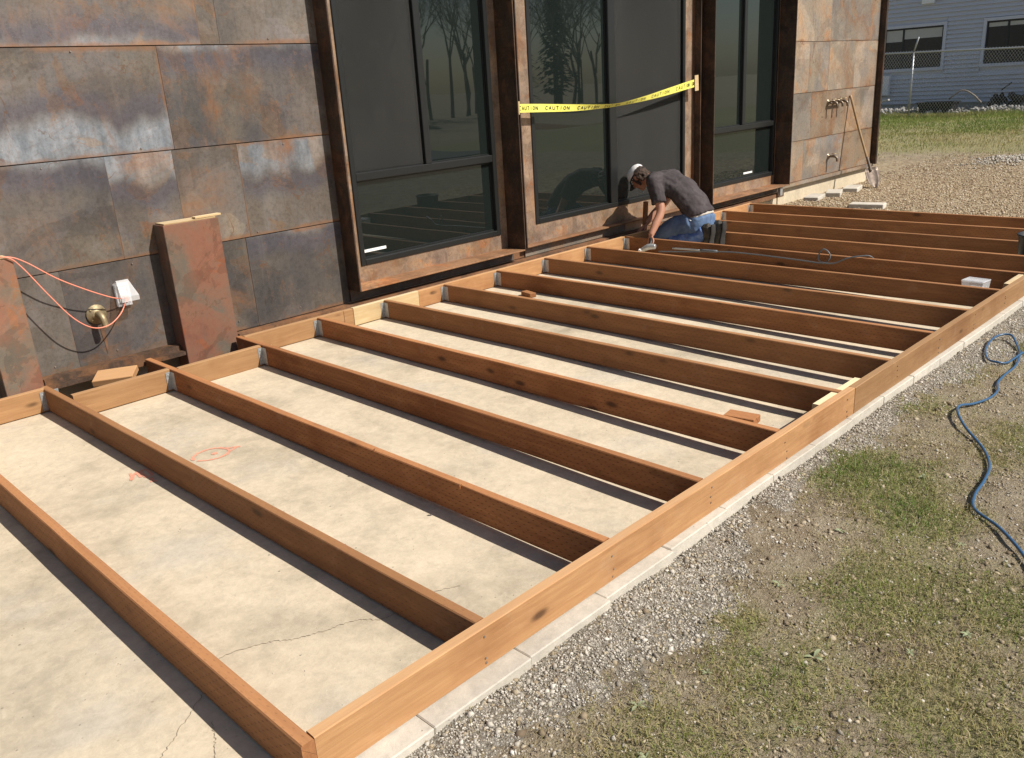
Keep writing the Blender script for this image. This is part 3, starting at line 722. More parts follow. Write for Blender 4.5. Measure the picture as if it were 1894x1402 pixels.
# headers along the wall
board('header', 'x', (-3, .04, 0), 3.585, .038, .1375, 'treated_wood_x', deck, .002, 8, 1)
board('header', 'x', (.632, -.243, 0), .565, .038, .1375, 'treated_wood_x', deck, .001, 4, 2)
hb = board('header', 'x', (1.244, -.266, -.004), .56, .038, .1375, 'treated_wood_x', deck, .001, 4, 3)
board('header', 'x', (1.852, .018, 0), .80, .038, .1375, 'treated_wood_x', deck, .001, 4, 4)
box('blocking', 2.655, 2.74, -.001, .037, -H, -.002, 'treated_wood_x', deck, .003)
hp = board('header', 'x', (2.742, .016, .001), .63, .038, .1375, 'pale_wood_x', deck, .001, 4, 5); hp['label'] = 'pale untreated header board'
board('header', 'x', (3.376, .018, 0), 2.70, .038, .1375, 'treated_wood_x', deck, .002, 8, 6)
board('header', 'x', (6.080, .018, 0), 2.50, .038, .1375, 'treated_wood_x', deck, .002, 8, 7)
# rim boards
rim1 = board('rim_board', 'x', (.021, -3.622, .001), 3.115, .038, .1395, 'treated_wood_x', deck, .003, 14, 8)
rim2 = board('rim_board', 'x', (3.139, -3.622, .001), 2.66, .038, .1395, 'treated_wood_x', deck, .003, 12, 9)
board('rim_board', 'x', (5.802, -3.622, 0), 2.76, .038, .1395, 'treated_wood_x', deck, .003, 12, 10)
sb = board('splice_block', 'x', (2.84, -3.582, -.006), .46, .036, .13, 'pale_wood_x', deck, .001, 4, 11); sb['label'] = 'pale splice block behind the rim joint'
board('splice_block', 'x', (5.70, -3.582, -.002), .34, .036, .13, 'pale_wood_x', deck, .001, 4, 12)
bm = bmesh.new(); bmesh.ops.create_cone(bm, cap_ends=True, segments=7, radius1=.0036, radius2=.0036, depth=.004, matrix=Matrix.Rotation(rad(90), 4, 'X'))
NM = bpy.data.meshes.new('nail_head'); bm.to_mesh(NM); bm.free()
for i in range(1, 10):
    for dz in (-.035, -.095, -.118 if i % 3 else -.06):
        link('nail_head', NM, 'nail_steel', rim1 if i < 6 else rim2, (i*S+rp.uniform(-.012, .012), -3.6425, dz+rp.uniform(-.008, .008)))
# splinters on joist two
for (x, y) in ((1.222, -2.30), (1.215, -2.88)):
    V, F = tube_geo([Vector((x-.014, y, -.01)), Vector((x-.018, y-.008, .004)), Vector((x-.012, y-.014, .012))], [.006, .004, .001], 5)
    pyd('splinter', V, F, 'treated_wood_y', deck, (x, y, 0))

# ------------------------------------------------------------------ stub posts against the wall
def stub_post(x0, x1, zt, label):
    p = empty('steel_stub_post', ((x0+x1)/2, .17, -.5), label, 'post', 'steel stub posts on the wall')
    bm = bmesh.new(); bbox(bm, x0, x1, .1, .2485, -.5, zt, .003)
    bmesh.ops.transform(bm, matrix=Matrix.Translation(-Vector(((x0+x1)/2, .17, .2))), verts=bm.verts)
    bm_obj('casing', bm, 'steel_post', p, ((x0+x1)/2, .17, .2))
    box('core_top', x0+.012, x1-.012, .112, .236, zt, zt+.009, 'pale_wood_x', p, .001)
    return p
stub_post(1.478, 1.852, .80, 'rust-brown steel stub post left of the nearest boxed window')
stub_post(.395, .598, .752, 'grey-brown steel stub post at the left picture edge carrying the orange cord')
o = box('wood_offcut', 1.70, 1.885, .115, .16, .8115, .8235, 'pale_wood_x', None, .001, (0, 0, .06)); tag(o, 'thin pale wood shim lying on top of the rust-brown stub post', 'wood scrap')
o = box('wood_offcut', .82, 1.06, -.02, .12, -.10, -.062, 'treated_wood_x', None, .003, (rad(-8), rad(-4), rad(-32))); tag(o, 'orange-brown board end lying in the dark gap behind the header', 'wood scrap')
o.location = (.97, .0, -.03); o.rotation_euler = (rad(12), rad(-3), rad(-38))
gb = box('gap_plank', .60, 1.25, .0, .13, -.35, -.31, 'debris_dark', None, .003); tag(gb, 'dark board at the bottom of the gap by the wall', 'wood scrap')
bpy.data.objects.remove(gb)
o = box('wood_offcut', 2.735, 2.825, -3.31, -3.15, -.158, -.12, 'treated_wood_y', None, .003, (0, 0, rad(8))); tag(o, 'small reddish wood block on the slab near the pale splice block', 'wood scrap')
o = box('wood_offcut', 4.10, 4.16, -.56, -.42, -H-.003, -.106, 'treated_wood_y', None, .003, (0, 0, rad(-14))); tag(o, 'tiny wood offcut on the slab under the wall-side header', 'wood scrap')
o = box('wood_stake', 6.50, 6.545, .06, .095, -H, .285, 'treated_wood_z', None, .002, (rad(2), rad(2), 0)); tag(o, 'upright wood stake behind the kneeling worker', 'stake')

# ------------------------------------------------------------------ outlet box, faucet, cords
ob = empty('outlet_box', (1.205, .25, .40), 'clear plastic covered outlet box on the steel wall', 'outlet box')
boxes('back_plate', rect_ring(1.155, 1.245, .33, .47, .012, .225, .249)+[(1.16, 1.24, .243, .2485, .335, .465)], 'clear_plastic', ob, (1.2, .24, .4), .002)
box('socket', 1.175, 1.225, .232, .243, .35, .45, 'white_plastic', ob, .003)
bm = bmesh.new(); V = [(1.15, .236, .478), (1.25, .236, .478), (1.255, .12, .405), (1.145, .12, .405), (1.15, .236, .47), (1.25, .236, .47), (1.255, .12, .375), (1.145, .12, .375), (1.16, .20, .50), (1.235, .20, .50)]
pyd('cover', V, [(0, 1, 9, 8), (8, 9, 2, 3), (3, 2, 6, 7), (0, 8, 3, 7, 4), (1, 5, 6, 2, 9), (4, 5, 1, 0)], 'clear_plastic', ob, (1.2, .2, .44)); bm.free()
box('plug', 1.19, 1.212, .185, .232, .365, .40, 'orange_cord', ob, .004)
fc = empty('wall_faucet', (1.02, .25, .31), 'round brass flange and elbow pipe on the left steel wall', 'faucet')
def lathe(name, prof, mat, parent, loc, axis='y', n=20):
    V = []; F = []
    for i, (r, h) in enumerate(prof):
        for j in range(n):
            a = 2*math.pi*j/n; p = (r*math.cos(a), h, r*math.sin(a)) if axis == 'y' else (r*math.cos(a), r*math.sin(a), h); V.append(Vector(loc)+Vector(p))
    for i in range(len(prof)-1):
        for j in range(n): F.append((i*n+j, i*n+(j+1) % n, (i+1)*n+(j+1) % n, (i+1)*n+j))
    F.append(tuple(range(n))); F.append(tuple((len(prof)-1)*n+j for j in range(n)))
    return pyd(name, V, F, mat, parent, loc, True)
lathe('flange', [(.058, 0), (.062, -.006), (.060, -.012), (.03, -.016), (.026, -.03), (.024, -.03)], 'brass', fc, (1.02, .249, .314))
tube('elbow', [(1.02, .235, .314), (1.022, .19, .318), (1.026, .165, .30), (1.03, .16, .262), (1.031, .16, .24)], [.02]*25, 'brass', fc, 10, 6)
for a in (.6, 2.4, 4.0, 5.4):
    lathe('bolt', [(.006, 0), (.006, -.006), (.003, -.008)], 'brass', fc, (1.02+.045*math.cos(a), .236, .314+.045*math.sin(a)), 'y', 6)
pyd('rust_streak', [(1.028, .2475, .235), (1.062, .2475, .235), (1.052, .2475, .16), (1.048, .2475, .09), (1.036, .2475, .05), (1.034, .2475, .13), (1.026, .2475, .19)], [(0, 1, 2, 3, 4, 5, 6)], 'steel_flashing', fc, (1.04, .2475, .15))
for nm, x, z, lab in (('wall_faucet', 10.99, 1.03, 'twin dark hose bib high on the steel wall near the shovel'), ('wall_faucet', 11.09, .30, 'single hose bib low on the steel wall near the shovel')):
    f = empty(nm, (x, .25, z), lab, 'faucet', 'hose bibs near the shovel'); hs = (0, .17, .32) if z > .5 else (0,)
    if len(hs) > 1: tube('pipe', [(x-.05, .19, z-.01), (x+.36, .19, z-.01)], .016, 'dark_faucet', f, 8, 0)
    for d in hs:
        lathe('flange', [(.04, 0), (.038, -.01), (.02, -.014), (.02, -.02)], 'dark_faucet', f, (x+d, .249, z), 'y', 12)
        tube('spout', [(x+d, .24, z), (x+d, .17, z), (x+d+.01, .13, z-.02), (x+d+.012, .12, z-.07)], .017, 'dark_faucet', f, 8, 5)
        lathe('handle', [(.03, 0), (.034, .006), (.03, .012), (.01, .013)], 'brass', f, (x+d, .165, z+.03), 'z', 10)
# orange extension cords
oc = empty('extension_cord', (.5, .15, .76), 'thin orange cord looping from the left stub post to the outlet box', 'cord')
tube('cable', [(-.2, .10, .74), (.2, .14, .78), (.45, .13, .772), (.575, .10, .765), (.66, .10, .72), (.80, .10, .60), (.95, .12, .50), (1.08, .15, .425), (1.15, .175, .395), (1.20, .20, .385)], .0036, 'orange_cord', oc, 8, 8)
tube('cable', [(-.2, .12, .755), (.25, .16, .776), (.46, .15, .772), (.565, .09, .766), (.63, .09, .70), (.73, .08, .52), (.83, .08, .36), (.93, .09, .272), (1.03, .10, .262), (1.12, .13, .305), (1.18, .17, .36), (1.20, .19, .382)], .0036, 'orange_cord', oc, 8, 8)
oc2 = tube('extension_cord', [(.12, .0, .50), (.20, .02, .36), (.295, .03, .22), (.325, .03, .10), (.30, .05, -.02), (.24, .08, -.10)], .006, 'orange_cord', None, 8, 8)
tag(oc2, 'orange cord hanging down the left picture edge beside the stub post', 'cord')

# ------------------------------------------------------------------ caution tape on the door
tp = empty('caution_tape', (6.0, .17, 1.3), 'yellow caution tape sagging across the glass door', 'tape')
tpts = [(4.80, .175, 1.312, .072, .0), (5.1, .17, 1.297, .070, .05), (5.5, .16, 1.275, .064, .25), (5.9, .155, 1.262, .054, .7), (6.2, .155, 1.264, .046, .85), (6.6, .16, 1.294, .054, .5), (7.0, .168, 1.337, .068, .2), (7.42, .18, 1.388, .076, .05), (7.60, .182, 1.41, .078, .0)]
C_ = crv([p[:3] for p in tpts], 8); Wt = crv([(p[3], p[4], 0) for p in tpts], 8)
V = []; F = []
for c, w in zip(C_, Wt):
    a = w.y; V += [c+Vector((0, -math.sin(a)*w.x/2, math.cos(a)*w.x/2)), c-Vector((0, -math.sin(a)*w.x/2, math.cos(a)*w.x/2))]
for i in range(len(C_)-1): F.append((2*i, 2*i+1, 2*i+3, 2*i+2))
tapeo = pyd('tape_strip', V, F, 'tape', tp, (6.0, .17, 1.3))
# printed lettering CAUTION repeated along the tape, as flat ink strokes on the strip
GL = {'C': [[(1, .9), (.3, 1), (0, .5), (.3, 0), (1, .1)]], 'A': [[(0, 0), (.5, 1), (1, 0)], [(.25, .4), (.75, .4)]], 'U': [[(0, 1), (.05, .2), (.5, 0), (.95, .2), (1, 1)]], 'T': [[(0, 1), (1, 1)], [(.5, 1), (.5, 0)]], 'I': [[(.5, 1), (.5, 0)]], 'O': [[(.5, 1), (0, .7), (0, .3), (.5, 0), (1, .3), (1, .7), (.5, 1)]], 'N': [[(0, 0), (0, 1), (1, 0), (1, 1)]]}
def tape_pt(u, v, off):
    t = max(0, min(len(C_)-1.001, u*(len(C_)-1))); i = int(t); f = t-i
    c = C_[i].lerp(C_[i+1], f); w = Wt[i].lerp(Wt[i+1], f); a = w.y; d = Vector((0, -math.sin(a), math.cos(a)))
    n = Vector((0, -math.cos(a), -math.sin(a))); return c+d*w.x*(v-.5)*.46+n*off
V = []; F = []; u = .012
while u < .96:
    for ch in 'CAUTION':
        for st in GL[ch]:
            for (a0, b0), (a1, b1) in zip(st[:-1], st[1:]):
                p = tape_pt(u+a0*.009, b0, .0015); q = tape_pt(u+a1*.009, b1, .0015); t = (q-p).normalized(); n = t.cross(Vector((0, -1, 0))).normalized()*.0030
                b = len(V); V += [p-n, p+n, q+n, q-n]; F.append((b, b+1, b+2, b+3))
        u += .0148
    u += .03
pyd('tape_lettering', V, F, 'black_plastic', tp, (6.0, .17, 1.3))['kind'] = 'stuff'
box('adhesive_patch', 4.775, 4.83, .168, .172, 1.26, 1.37, 'pale_wood_x', tp, 0, (0, .05, 0)); box('adhesive_patch', 7.585, 7.655, .172, .176, 1.33, 1.49, 'pale_wood_x', tp, 0, (0, -.06, 0))

# ------------------------------------------------------------------ shovel and pavers by the far wall
sh = empty('shovel', (11.52, -.2, -.16), 'long wooden handled shovel leaning against the steel wall', 'shovel')
top, bot = Vector((11.655, .235, 1.085)), Vector((11.55, -.16, .10))
tube('handle', [top, top.lerp(bot, .5)+Vector((0, .008, 0)), bot], .018, 'handle_wood', sh, 8, 5)
d = (bot-top).normalized(); lat = Vector((.86, -.5, 0)).normalized(); lat = (lat-d*lat.dot(d)).normalized(); nrm = d.cross(lat)
V = []; F = []; rows = [(.0, .10), (.06, .115), (.14, .115), (.22, .095), (.28, .04), (.30, .0)]
for i, (l, w) in enumerate(rows):
    for j in range(7):
        s = (j-3)/3; V.append(bot+d*l+lat*w*s+nrm*(.03*(s*s)-.01))
for i in range(len(rows)-1):
    for j in range(6): F.append((i*7+j, i*7+j+1, (i+1)*7+j+1, (i+1)*7+j))
bl = pyd('blade', V, F, 'steel_blade', sh, bot, True); md = bl.modifiers.new('t', 'SOLIDIFY'); md.thickness = .004
tube('socket', [bot-d*.16, bot-d*.05, bot+d*.05], [.021]*11, 'steel_blade', sh, 8, 5)
def paver(cx, cy, lx, ly, rz, lab, tilt=0):
    z = float(gz(cx, cy))
    o = box('concrete_paver', cx-lx/2, cx+lx/2, cy-ly/2, cy+ly/2, z-.01, z+.052, 'kerb_concrete', None, .006, (tilt, 0, rz)); tag(o, lab, 'paver', 'loose concrete pavers by the far wall')
paver(10.17, -.02, .40, .19, rad(12), 'pale concrete paver by the foundation, nearest the deck of the row')
paver(10.62, -.08, .40, .19, rad(20), 'pale concrete paver in the middle of the row along the foundation')
paver(11.15, -.10, .42, .20, rad(14), 'pale concrete paver right beside the shovel blade')
paver(9.72, -.92, .19, .40, rad(10), 'lone pale concrete paver lying on gravel beyond the last joist')

# ------------------------------------------------------------------ things on the deck
tb = empty('plastic_tub', (5.80, -3.36, -H), 'small clear plastic tub between joists near the rim', 'tub')
bm = bmesh.new(); r1 = [(-.075, -.06), (.075, -.06), (.075, .06), (-.075, .06)]
vb = [bm.verts.new((x*.85, y*.85, 0)) for x, y in r1]; vt = [bm.verts.new((x, y, .13)) for x, y in r1]
bm.faces.new(vb)
for i in range(4): bm.faces.new((vb[i], vb[(i+1) % 4], vt[(i+1) % 4], vt[i]))
o = bm_obj('body', bm, 'clear_plastic', tb, (5.80, -3.36, -H-.02)); o.rotation_euler = (0, 0, 1.45)
o = box('lid', 5.722, 5.878, -3.423, -3.297, -.028, -.016, 'clear_plastic', tb, .004, (0, 0, 1.45))
o = box('contents', 5.745, 5.855, -3.40, -3.32, -.15, -.07, 'white_plastic', tb, .01, (0, 0, 1.45))
bk = empty('black_bucket', (6.98, -3.46, -.16), 'black rounded bucket cut by the right picture edge', 'bucket')
lathe('shell', [(.12, 0), (.135, .06), (.15, .26), (.155, .27), (.155, .285), (.148, .285), (.13, .05), (.01, .03)], 'black_plastic', bk, (6.98, -3.452, -.16), 'z', 24)
tube('rim_bead', [(6.98+.158*math.cos(a), -3.452+.158*math.sin(a), .123) for a in [i*math.pi/8 for i in range(17)]], .008, 'black_plastic', bk, 6, 0)
# grey air line that feeds the worker's tool
ah = [(6.0, -.46, -.10), (6.02, -.70, -.085), (6.04, -1.15, -.05), (6.055, -1.47, -.05), (6.05, -1.88, -.06), (6.05, -2.05, -.068), (6.04, -2.117, -.06), (6.05, -2.152, -.015), (6.055, -2.134, .03), (6.05, -2.09, .052), (6.04, -2.06, .01), (6.03, -2.078, -.05), (6.03, -2.19, -.055), (6.05, -2.30, -.005), (6.08, -2.39, .014), (6.12, -2.46, .012), (6.18, -2.5, -.06), (6.25, -2.55, -.14)]
tag(tube('air_line', ah, .0062, 'grey_hose', None, 8, 6), 'thin grey air line looped over a joist right of the worker', 'hose')
tl = empty('nail_gun', (5.97, -.36, -.08), "small silver power tool under the worker's hand", 'tool')
V = []; F = []; limb([(5.93, -.30, -.095), (5.96, -.37, -.055), (5.98, -.44, -.05)], [.022, .03, .026], V, F); solid('tool_body', V, F, 'galvanised', tl, .006, 2)
V = []; F = []; limb([(5.965, -.38, -.05), (6.0, -.37, -.01), (6.03, -.345, .01)], [.017, .016, .018], V, F); solid('grip', V, F, 'black_plastic', tl, .005, 2)
box('nose_plate', 5.90, 5.94, -.31, -.28, -.125, -.075, 'white_plastic', tl, .004, (.4, 0, .3))
pb = empty('pry_bar', (6.0, -.8, -H), 'steel hand tool lying along the joist beside the air line', 'tool')
tube('shaft', [(6.0, -.62, -.055), (6.0, -.80, -.05), (6.0, -.93, -.048)], .008, 'galvanised', pb, 6, 4)
tube('grip', [(6.0, -.93, -.048), (6.01, -1.10, -.046)], .013, 'grey_hose', pb, 8, 4)
# thin line chalk/reflection strip: string lying on the slab between joists
# ------------------------------------------------------------------ blue hose on the turf
hp_ = [(2.10, -4.72), (2.25, -4.68), (2.387, -4.606), (2.545, -4.481), (2.651, -4.361), (2.78, -4.32), (2.927, -4.311), (3.10, -4.28), (3.277, -4.2), (3.43, -4.07), (3.575, -3.985), (3.68, -3.965), (3.781, -3.995), (3.92, -4.03), (4.056, -4.03), (4.20, -3.99), (4.352, -3.985), (4.56, -3.98), (4.804, -3.935), (4.98, -3.87), (5.069, -3.812), (5.04, -3.76), (4.95, -3.738), (4.84, -3.745), (4.70, -3.775), (4.57, -3.83), (4.54, -3.89), (4.60, -3.93), (4.819, -3.953), (5.2, -4.0), (5.6, -4.2)]
hp_ = [(-.7966+(x+.7966)*.977, -5.2553+(y+5.2553)*.977) for x, y in hp_]
lift = {9: .012, 10: .018, 11: .01, 20: .02, 21: .025, 22: .02, 28: .012}
tag(tube('air_hose', [(x, y, float(gz(x, y))+.016+lift.get(i, 0)) for i, (x, y) in enumerate(hp_)], .0062, 'blue_hose', None, 10, 6), 'blue air hose snaking over the patchy turf', 'hose')

# ------------------------------------------------------------------ the kneeling worker
PX = 6.50
def v3(dx, y, z): return Vector((PX+dx, y, z))
Hc = v3(0, .13, .53); cr = Vector((0, .80, .60)).normalized(); fn_ = Vector((0, .60, -.80)).normalized(); lx_ = Vector((1, 0, 0))
def hp3(u, c, n): return Hc+lx_*u+cr*c+fn_*n
V = []; F = []
# head: skull, jaw, nose, ears, brow
sphere_geo(hp3(0, .02, -.01), .077, .098, .105, V, F, (lx_, fn_, cr))
sphere_geo(hp3(0, -.05, .035), .058, .058, .07, V, F, (lx_, fn_, cr))
sphere_geo(hp3(0, -.10, .06), .03, .025, .025, V, F, (lx_, fn_, cr))
limb([hp3(0, .015, .09), hp3(0, -.015, .112), hp3(0, -.03, .10)], [.010, .015, .012], V, F)
sphere_geo(hp3(0, .035, .075), .055, .022, .015, V, F, (lx_, fn_, cr))
for s in (-1, 1): sphere_geo(hp3(s*.078, -.01, -.012), .010, .022, .032, V, F, (lx_, fn_, cr))
# neck and trunk
limb([hp3(0, -.03, -.03), v3(0, .01, .515), v3(0, -.08, .50)], [.062, .058, .075], V, F)
def tr(y, z, a, b, dy, dz):
    n = Vector((0, dy, dz)).normalized(); return (v3(0, y, z), lx_*a, n*b)
TR = [(-.05, .50, .11, .07, .35, .94), (-.13, .495, .165, .095, .3, .95), (-.25, .485, .185, .105, -.05, 1), (-.38, .43, .172, .105, -.45, .9), (-.49, .335, .16, .10, -.65, .76), (-.57, .23, .162, .105, -.85, .55), (-.60, .13, .17, .115, -.95, .3)]
loft_geo([tr(*t) for t in TR], V, F)
ARM_L = [v3(-.19, -.20, .515), v3(-.235, -.27, .38), v3(-.27, -.325, .245), v3(-.36, -.325, .13), v3(-.435, -.325, .035)]
ARM_R = [v3(.19, -.18, .515), v3(.235, -.10, .38), v3(.23, -.02, .25), v3(.12, .04, .14), v3(.02, .06, .06)]
limb(ARM_L, [.058, .050, .043, .040, .028], V, F); limb(ARM_R, [.058, .050, .043, .040, .028], V, F)
LEG = {s: [v3(s*.09, -.58, .13), v3(s*.12, -.36, .06), v3(s*.13, -.17, -.045)] for s in (-1, 1)}
SHIN = {s: [v3(s*.13, -.17, -.065), v3(s*.115, -.40, -.055), v3(s*.10, -.66, .01), v3(s*.10, -.72, .06)] for s in (-1, 1)}
for s in (-1, 1): limb(LEG[s], [.095, .08, .06], V, F); limb(SHIN[s], [.055, .06, .042, .04], V, F)
# hands: palm + five fingers
def hand(w, dr, sd, nm, grip, V, F):
    w, dr, sd, nm = Vector(w), Vector(dr).normalized(), Vector(sd).normalized(), Vector(nm).normalized()
    loft_geo([(w, sd*.028, nm*.020), (w+dr*.03, sd*.036, nm*.018), (w+dr*.075, sd*.042, nm*.015), (w+dr*.088, sd*.036, nm*.012)], V, F)
    for i, (o, L) in enumerate(((-.031, .058), (-.011, .070), (.010, .066), (.029, .050))):
        b = w+dr*.078+sd*o; c1 = b+(dr*math.cos(grip*.5)-nm*math.sin(grip*.5))*L*.45; c2 = c1+(dr*math.cos(grip*1.3)-nm*math.sin(grip*1.3))*L*.32; c3 = c2+(dr*math.cos(grip*2)-nm*math.sin(grip*2))*L*.25
        limb([b, c1, c2, c3], [.0095, .009, .008, .006], V, F, 2)
    b = w+dr*.025-sd*.030; limb([b, b-sd*.028+dr*.022-nm*.012, b-sd*.030+dr*.05-nm*.024], [.012, .0105, .008], V, F, 2)
hand(ARM_L[-1], (-.30, -.10, -.75), (.25, .95, -.1), (.85, -.1, .4), .9, V, F)
hand(ARM_R[-1], (-.6, .3, -.55), (.5, .8, .0), (.5, .2, .8), .7, V, F)
man = solid('person', V, F, 'skin', None, .0075, 2, 0, .1, (PX, -.4, -H))
tag(man, 'kneeling worker in dark t-shirt, jeans and white cap bent over the joists', 'person')
# eyes, brows
for s in (-1, 1):
    V = []; F = []; sphere_geo(hp3(s*.03, .012, .088), .011, .008, .008, V, F, (lx_, fn_, cr)); pyd('eye', V, F, 'white_plastic', man, hp3(s*.03, .012, .088), True)
    V = []; F = []; limb([hp3(s*.014, .035, .096), hp3(s*.03, .040, .095), hp3(s*.048, .034, .086)], [.005, .006, .004], V, F); pyd('eyebrow', V, F, 'hair_brown', man, hp3(s*.03, .04, .09), True)
    V = []; F = []; tube_geo([hp3(s*.02, .012, .102), hp3(s*.05, .012, .098), hp3(s*.082, .012, .02)], .003, 6, True, V, F); pyd('glasses', V, F, 'white_plastic', man, hp3(s*.05, .01, .1), True)
# hair: curly back and sides
V = []; F = []
sphere_geo(hp3(0, .015, -.035), .086, .085, .098, V, F, (lx_, fn_, cr))
rh = random.Random(3)
for i in range(70):
    th_ = rh.uniform(-2.3, 2.3); cc = rh.uniform(-.085, .035)
    a = math.pi+th_*.62; u = math.sin(a)*.078; n = math.cos(a)*.088-.015
    sphere_geo(hp3(u, cc, n), rh.uniform(.012, .02), rh.uniform(.012, .02), rh.uniform(.014, .022), V, F, (lx_, fn_, cr), 8, 5)
for s in (-1, 1):
    for q in range(6): sphere_geo(hp3(s*.074, .02-.022*q, .03-.006*q), .012, .018, .016, V, F, (lx_, fn_, cr), 8, 5)
solid('hair', V, F, 'hair_brown', man, .006, 1, .012, .02)
# cap
V = []; F = []; n = 20
prof = [(.0, 1.0), (.025, 1.0), (.06, .97), (.09, .86), (.112, .62), (.122, .35), (.127, .0)]
for i, (h, r) in enumerate(prof):
    for j in range(n):
        a = 2*math.pi*j/n; V.append(hp3(math.cos(a)*.087*r, .020+h*.86, math.sin(a)*.110*r-.004))
for i in range(len(prof)-1):
    for j in range(n): F.append((i*n+j, i*n+(j+1) % n, (i+1)*n+(j+1) % n, (i+1)*n+j))
cp = pyd('cap', V, F, 'cap_white', man, Hc, True); cp.modifiers.new('t', 'SOLIDIFY').thickness = .003
V = []; F = []
for i in range(5):
    for j in range(11):
        s = (j-5)/5; t = i/4; V.append(hp3(s*.083*(1-.25*t), .024-.018*t-.02*s*s, .108*math.sqrt(max(0, 1-(s*.82)**2))+.072*t*(1-.45*s*s)))
for i in range(4):
    for j in range(10): F.append((i*11+j, i*11+j+1, (i+1)*11+j+1, (i+1)*11+j))
br = pyd('brim', V, F, 'cap_black', cp, Hc, True); br.modifiers.new('t', 'SOLIDIFY').thickness = .005
V = []; F = []; tube_geo([hp3(math.cos(a)*.091, .022, math.sin(a)*.114-.004) for a in [i*math.pi/10 for i in range(21)]], .006, 6, False, V, F); pyd('band', V, F, 'cap_black', cp, Hc, True)
# t-shirt
V = []; F = []
loft_geo([(c, a*1.11+a.normalized()*.004, b*1.14+b.normalized()*.006) for c, a, b in [tr(*t) for t in TR[:-1]]]+[(v3(0, -.605, .185), lx_*.178, Vector((0, -.9, .45)).normalized()*.135)], V, F)
limb([v3(0, .0, .52), v3(0, -.06, .505)], [.068, .09], V, F)
for s, A in ((-1, ARM_L), (1, ARM_R)):
    e = A[1].lerp(A[2], .45); limb([v3(s*.10, -.18, .515), A[0], A[1], e], [.10, .082, .078, .076], V, F)
solid('t_shirt', V, F, 'tshirt', man, .010, 3, .042, .13)
V = []; F = []; loft_geo([(v3(0, -.578, .225), lx_*.168, Vector((0, -.85, .5)).normalized()*.112), (v3(0, -.608, .165), lx_*.172, Vector((0, -.92, .38)).normalized()*.128)], V, F)
solid('undershirt', V, F, 'undershirt', man, .010, 2)
# jeans
V = []; F = []
loft_geo([(v3(0, -.565, .215), lx_*.160, Vector((0, -.9, .45)).normalized()*.105), (v3(0, -.61, .15), lx_*.182, Vector((0, -.95, .3)).normalized()*.128), (v3(0, -.61, .06), lx_*.186, Vector((0, -1, .0)).normalized()*.12), (v3(0, -.58, .01), lx_*.15, Vector((0, -1, 0))*.09)], V, F)
for s in (-1, 1): limb(LEG[s], [.118, .098, .080], V, F)
jn = solid('jeans', V, F, 'denim', man, .010, 3, .030, .10)
V = []; F = []
for s in (-1, 1): limb(SHIN[s], [.075, .078, .066, .062], V, F)
solid('jean_leg', V, F, 'denim_bright', man, .009, 2, .045, .07)
# boots, toes on the ground and soles facing back
for s in (-1, 1):
    V = []; F = []
    loft_geo([(v3(s*.10, -.70, .035), lx_*.05, Vector((0, .5, 1)).normalized()*.055), (v3(s*.10, -.745, .055), lx_*.052, Vector((0, .3, 1)).normalized()*.075), (v3(s*.10, -.775, .045), lx_*.048, Vector((0, 0, 1))*.092)], V, F)
    loft_geo([(v3(s*.10, -.76, .10), lx_*.042, Vector((0, 1, 0))*.045), (v3(s*.10, -.765, .0), lx_*.046, Vector((0, 1, 0))*.045), (v3(s*.105, -.75, -.08), lx_*.052, Vector((0, 1, 0))*.042), (v3(s*.105, -.745, -.13), lx_*.045, Vector((0, 1, 0))*.035)], V, F)
    b = solid('boot', V, F, 'boot_leather', man, .008, 3, .012, .03)
    V = []; F = []
    loft_geo([(v3(s*.10, -.812, .125), lx_*.036, Vector((0, 1, 0))*.014), (v3(s*.10, -.815, .05), lx_*.042, Vector((0, 1, 0))*.015), (v3(s*.102, -.80, -.03), lx_*.043, Vector((0, 1, 0))*.013), (v3(s*.105, -.795, -.10), lx_*.05, Vector((0, 1, 0))*.014), (v3(s*.105, -.785, -.138), lx_*.036, Vector((0, 1, 0))*.012)], V, F)
    solid('sole', V, F, 'rubber', b, .007, 1)
V = []; F = []; tube_geo([v3(-.165, -.52, .20), v3(-.18, -.58, .17), v3(-.17, -.63, .15)], .007, 6, True, V, F); pyd('key_clip', V, F, 'galvanised', man, v3(-.17, -.58, .18), True)

# ------------------------------------------------------------------ house beyond the fence
hx = 28.0
hs = empty('grey_blue_house', (hx+2, 3, .1), 'grey-blue house with lap siding behind the chain link fence', 'house')
wins = [(4.70, 6.45, 1.275, 2.45), (1.75, 3.52, 1.285, 2.445), (-1.6, 0.2, 1.285, 2.445)]
V = []; F = []; zl = .23
while zl < 3.55:
    spans = [(-9.0, 14.0)]
    for a, b, c, d in wins:
        if zl+.12 > c-.10 and zl < d+.10:
            new = []
            for p, q in spans:
                if b+.09 <= p or a-.09 >= q: new.append((p, q)); continue
                if p < a-.09: new.append((p, a-.09))
                if q > b+.09: new.append((b+.09, q))
            spans = new
    for p, q in spans:
        b = len(V); x0, x1 = hx-.075, hx-.006
        V += [(x0, p, zl), (x0, q, zl), (x1, q, zl+.125), (x1, p, zl+.125), (hx-.002, p, zl), (hx-.002, q, zl)]
        F += [(b, b+1, b+2, b+3), (b, b+4, b+5, b+1)]
    zl += .122
o = pyd('siding_boards', V, F, 'siding', hs, (hx, 3, 2)); o['kind'] = 'stuff'
boxes('wall', [(hx+.004, hx+7, -9, 14, .2, 3.6)], 'siding', hs, (hx, 3, 2))
boxes('foundation', [(hx+.03, hx+7, -8.95, 13.95, -.4, .225)], 'rubble_concrete', hs, (hx, 3, 0))
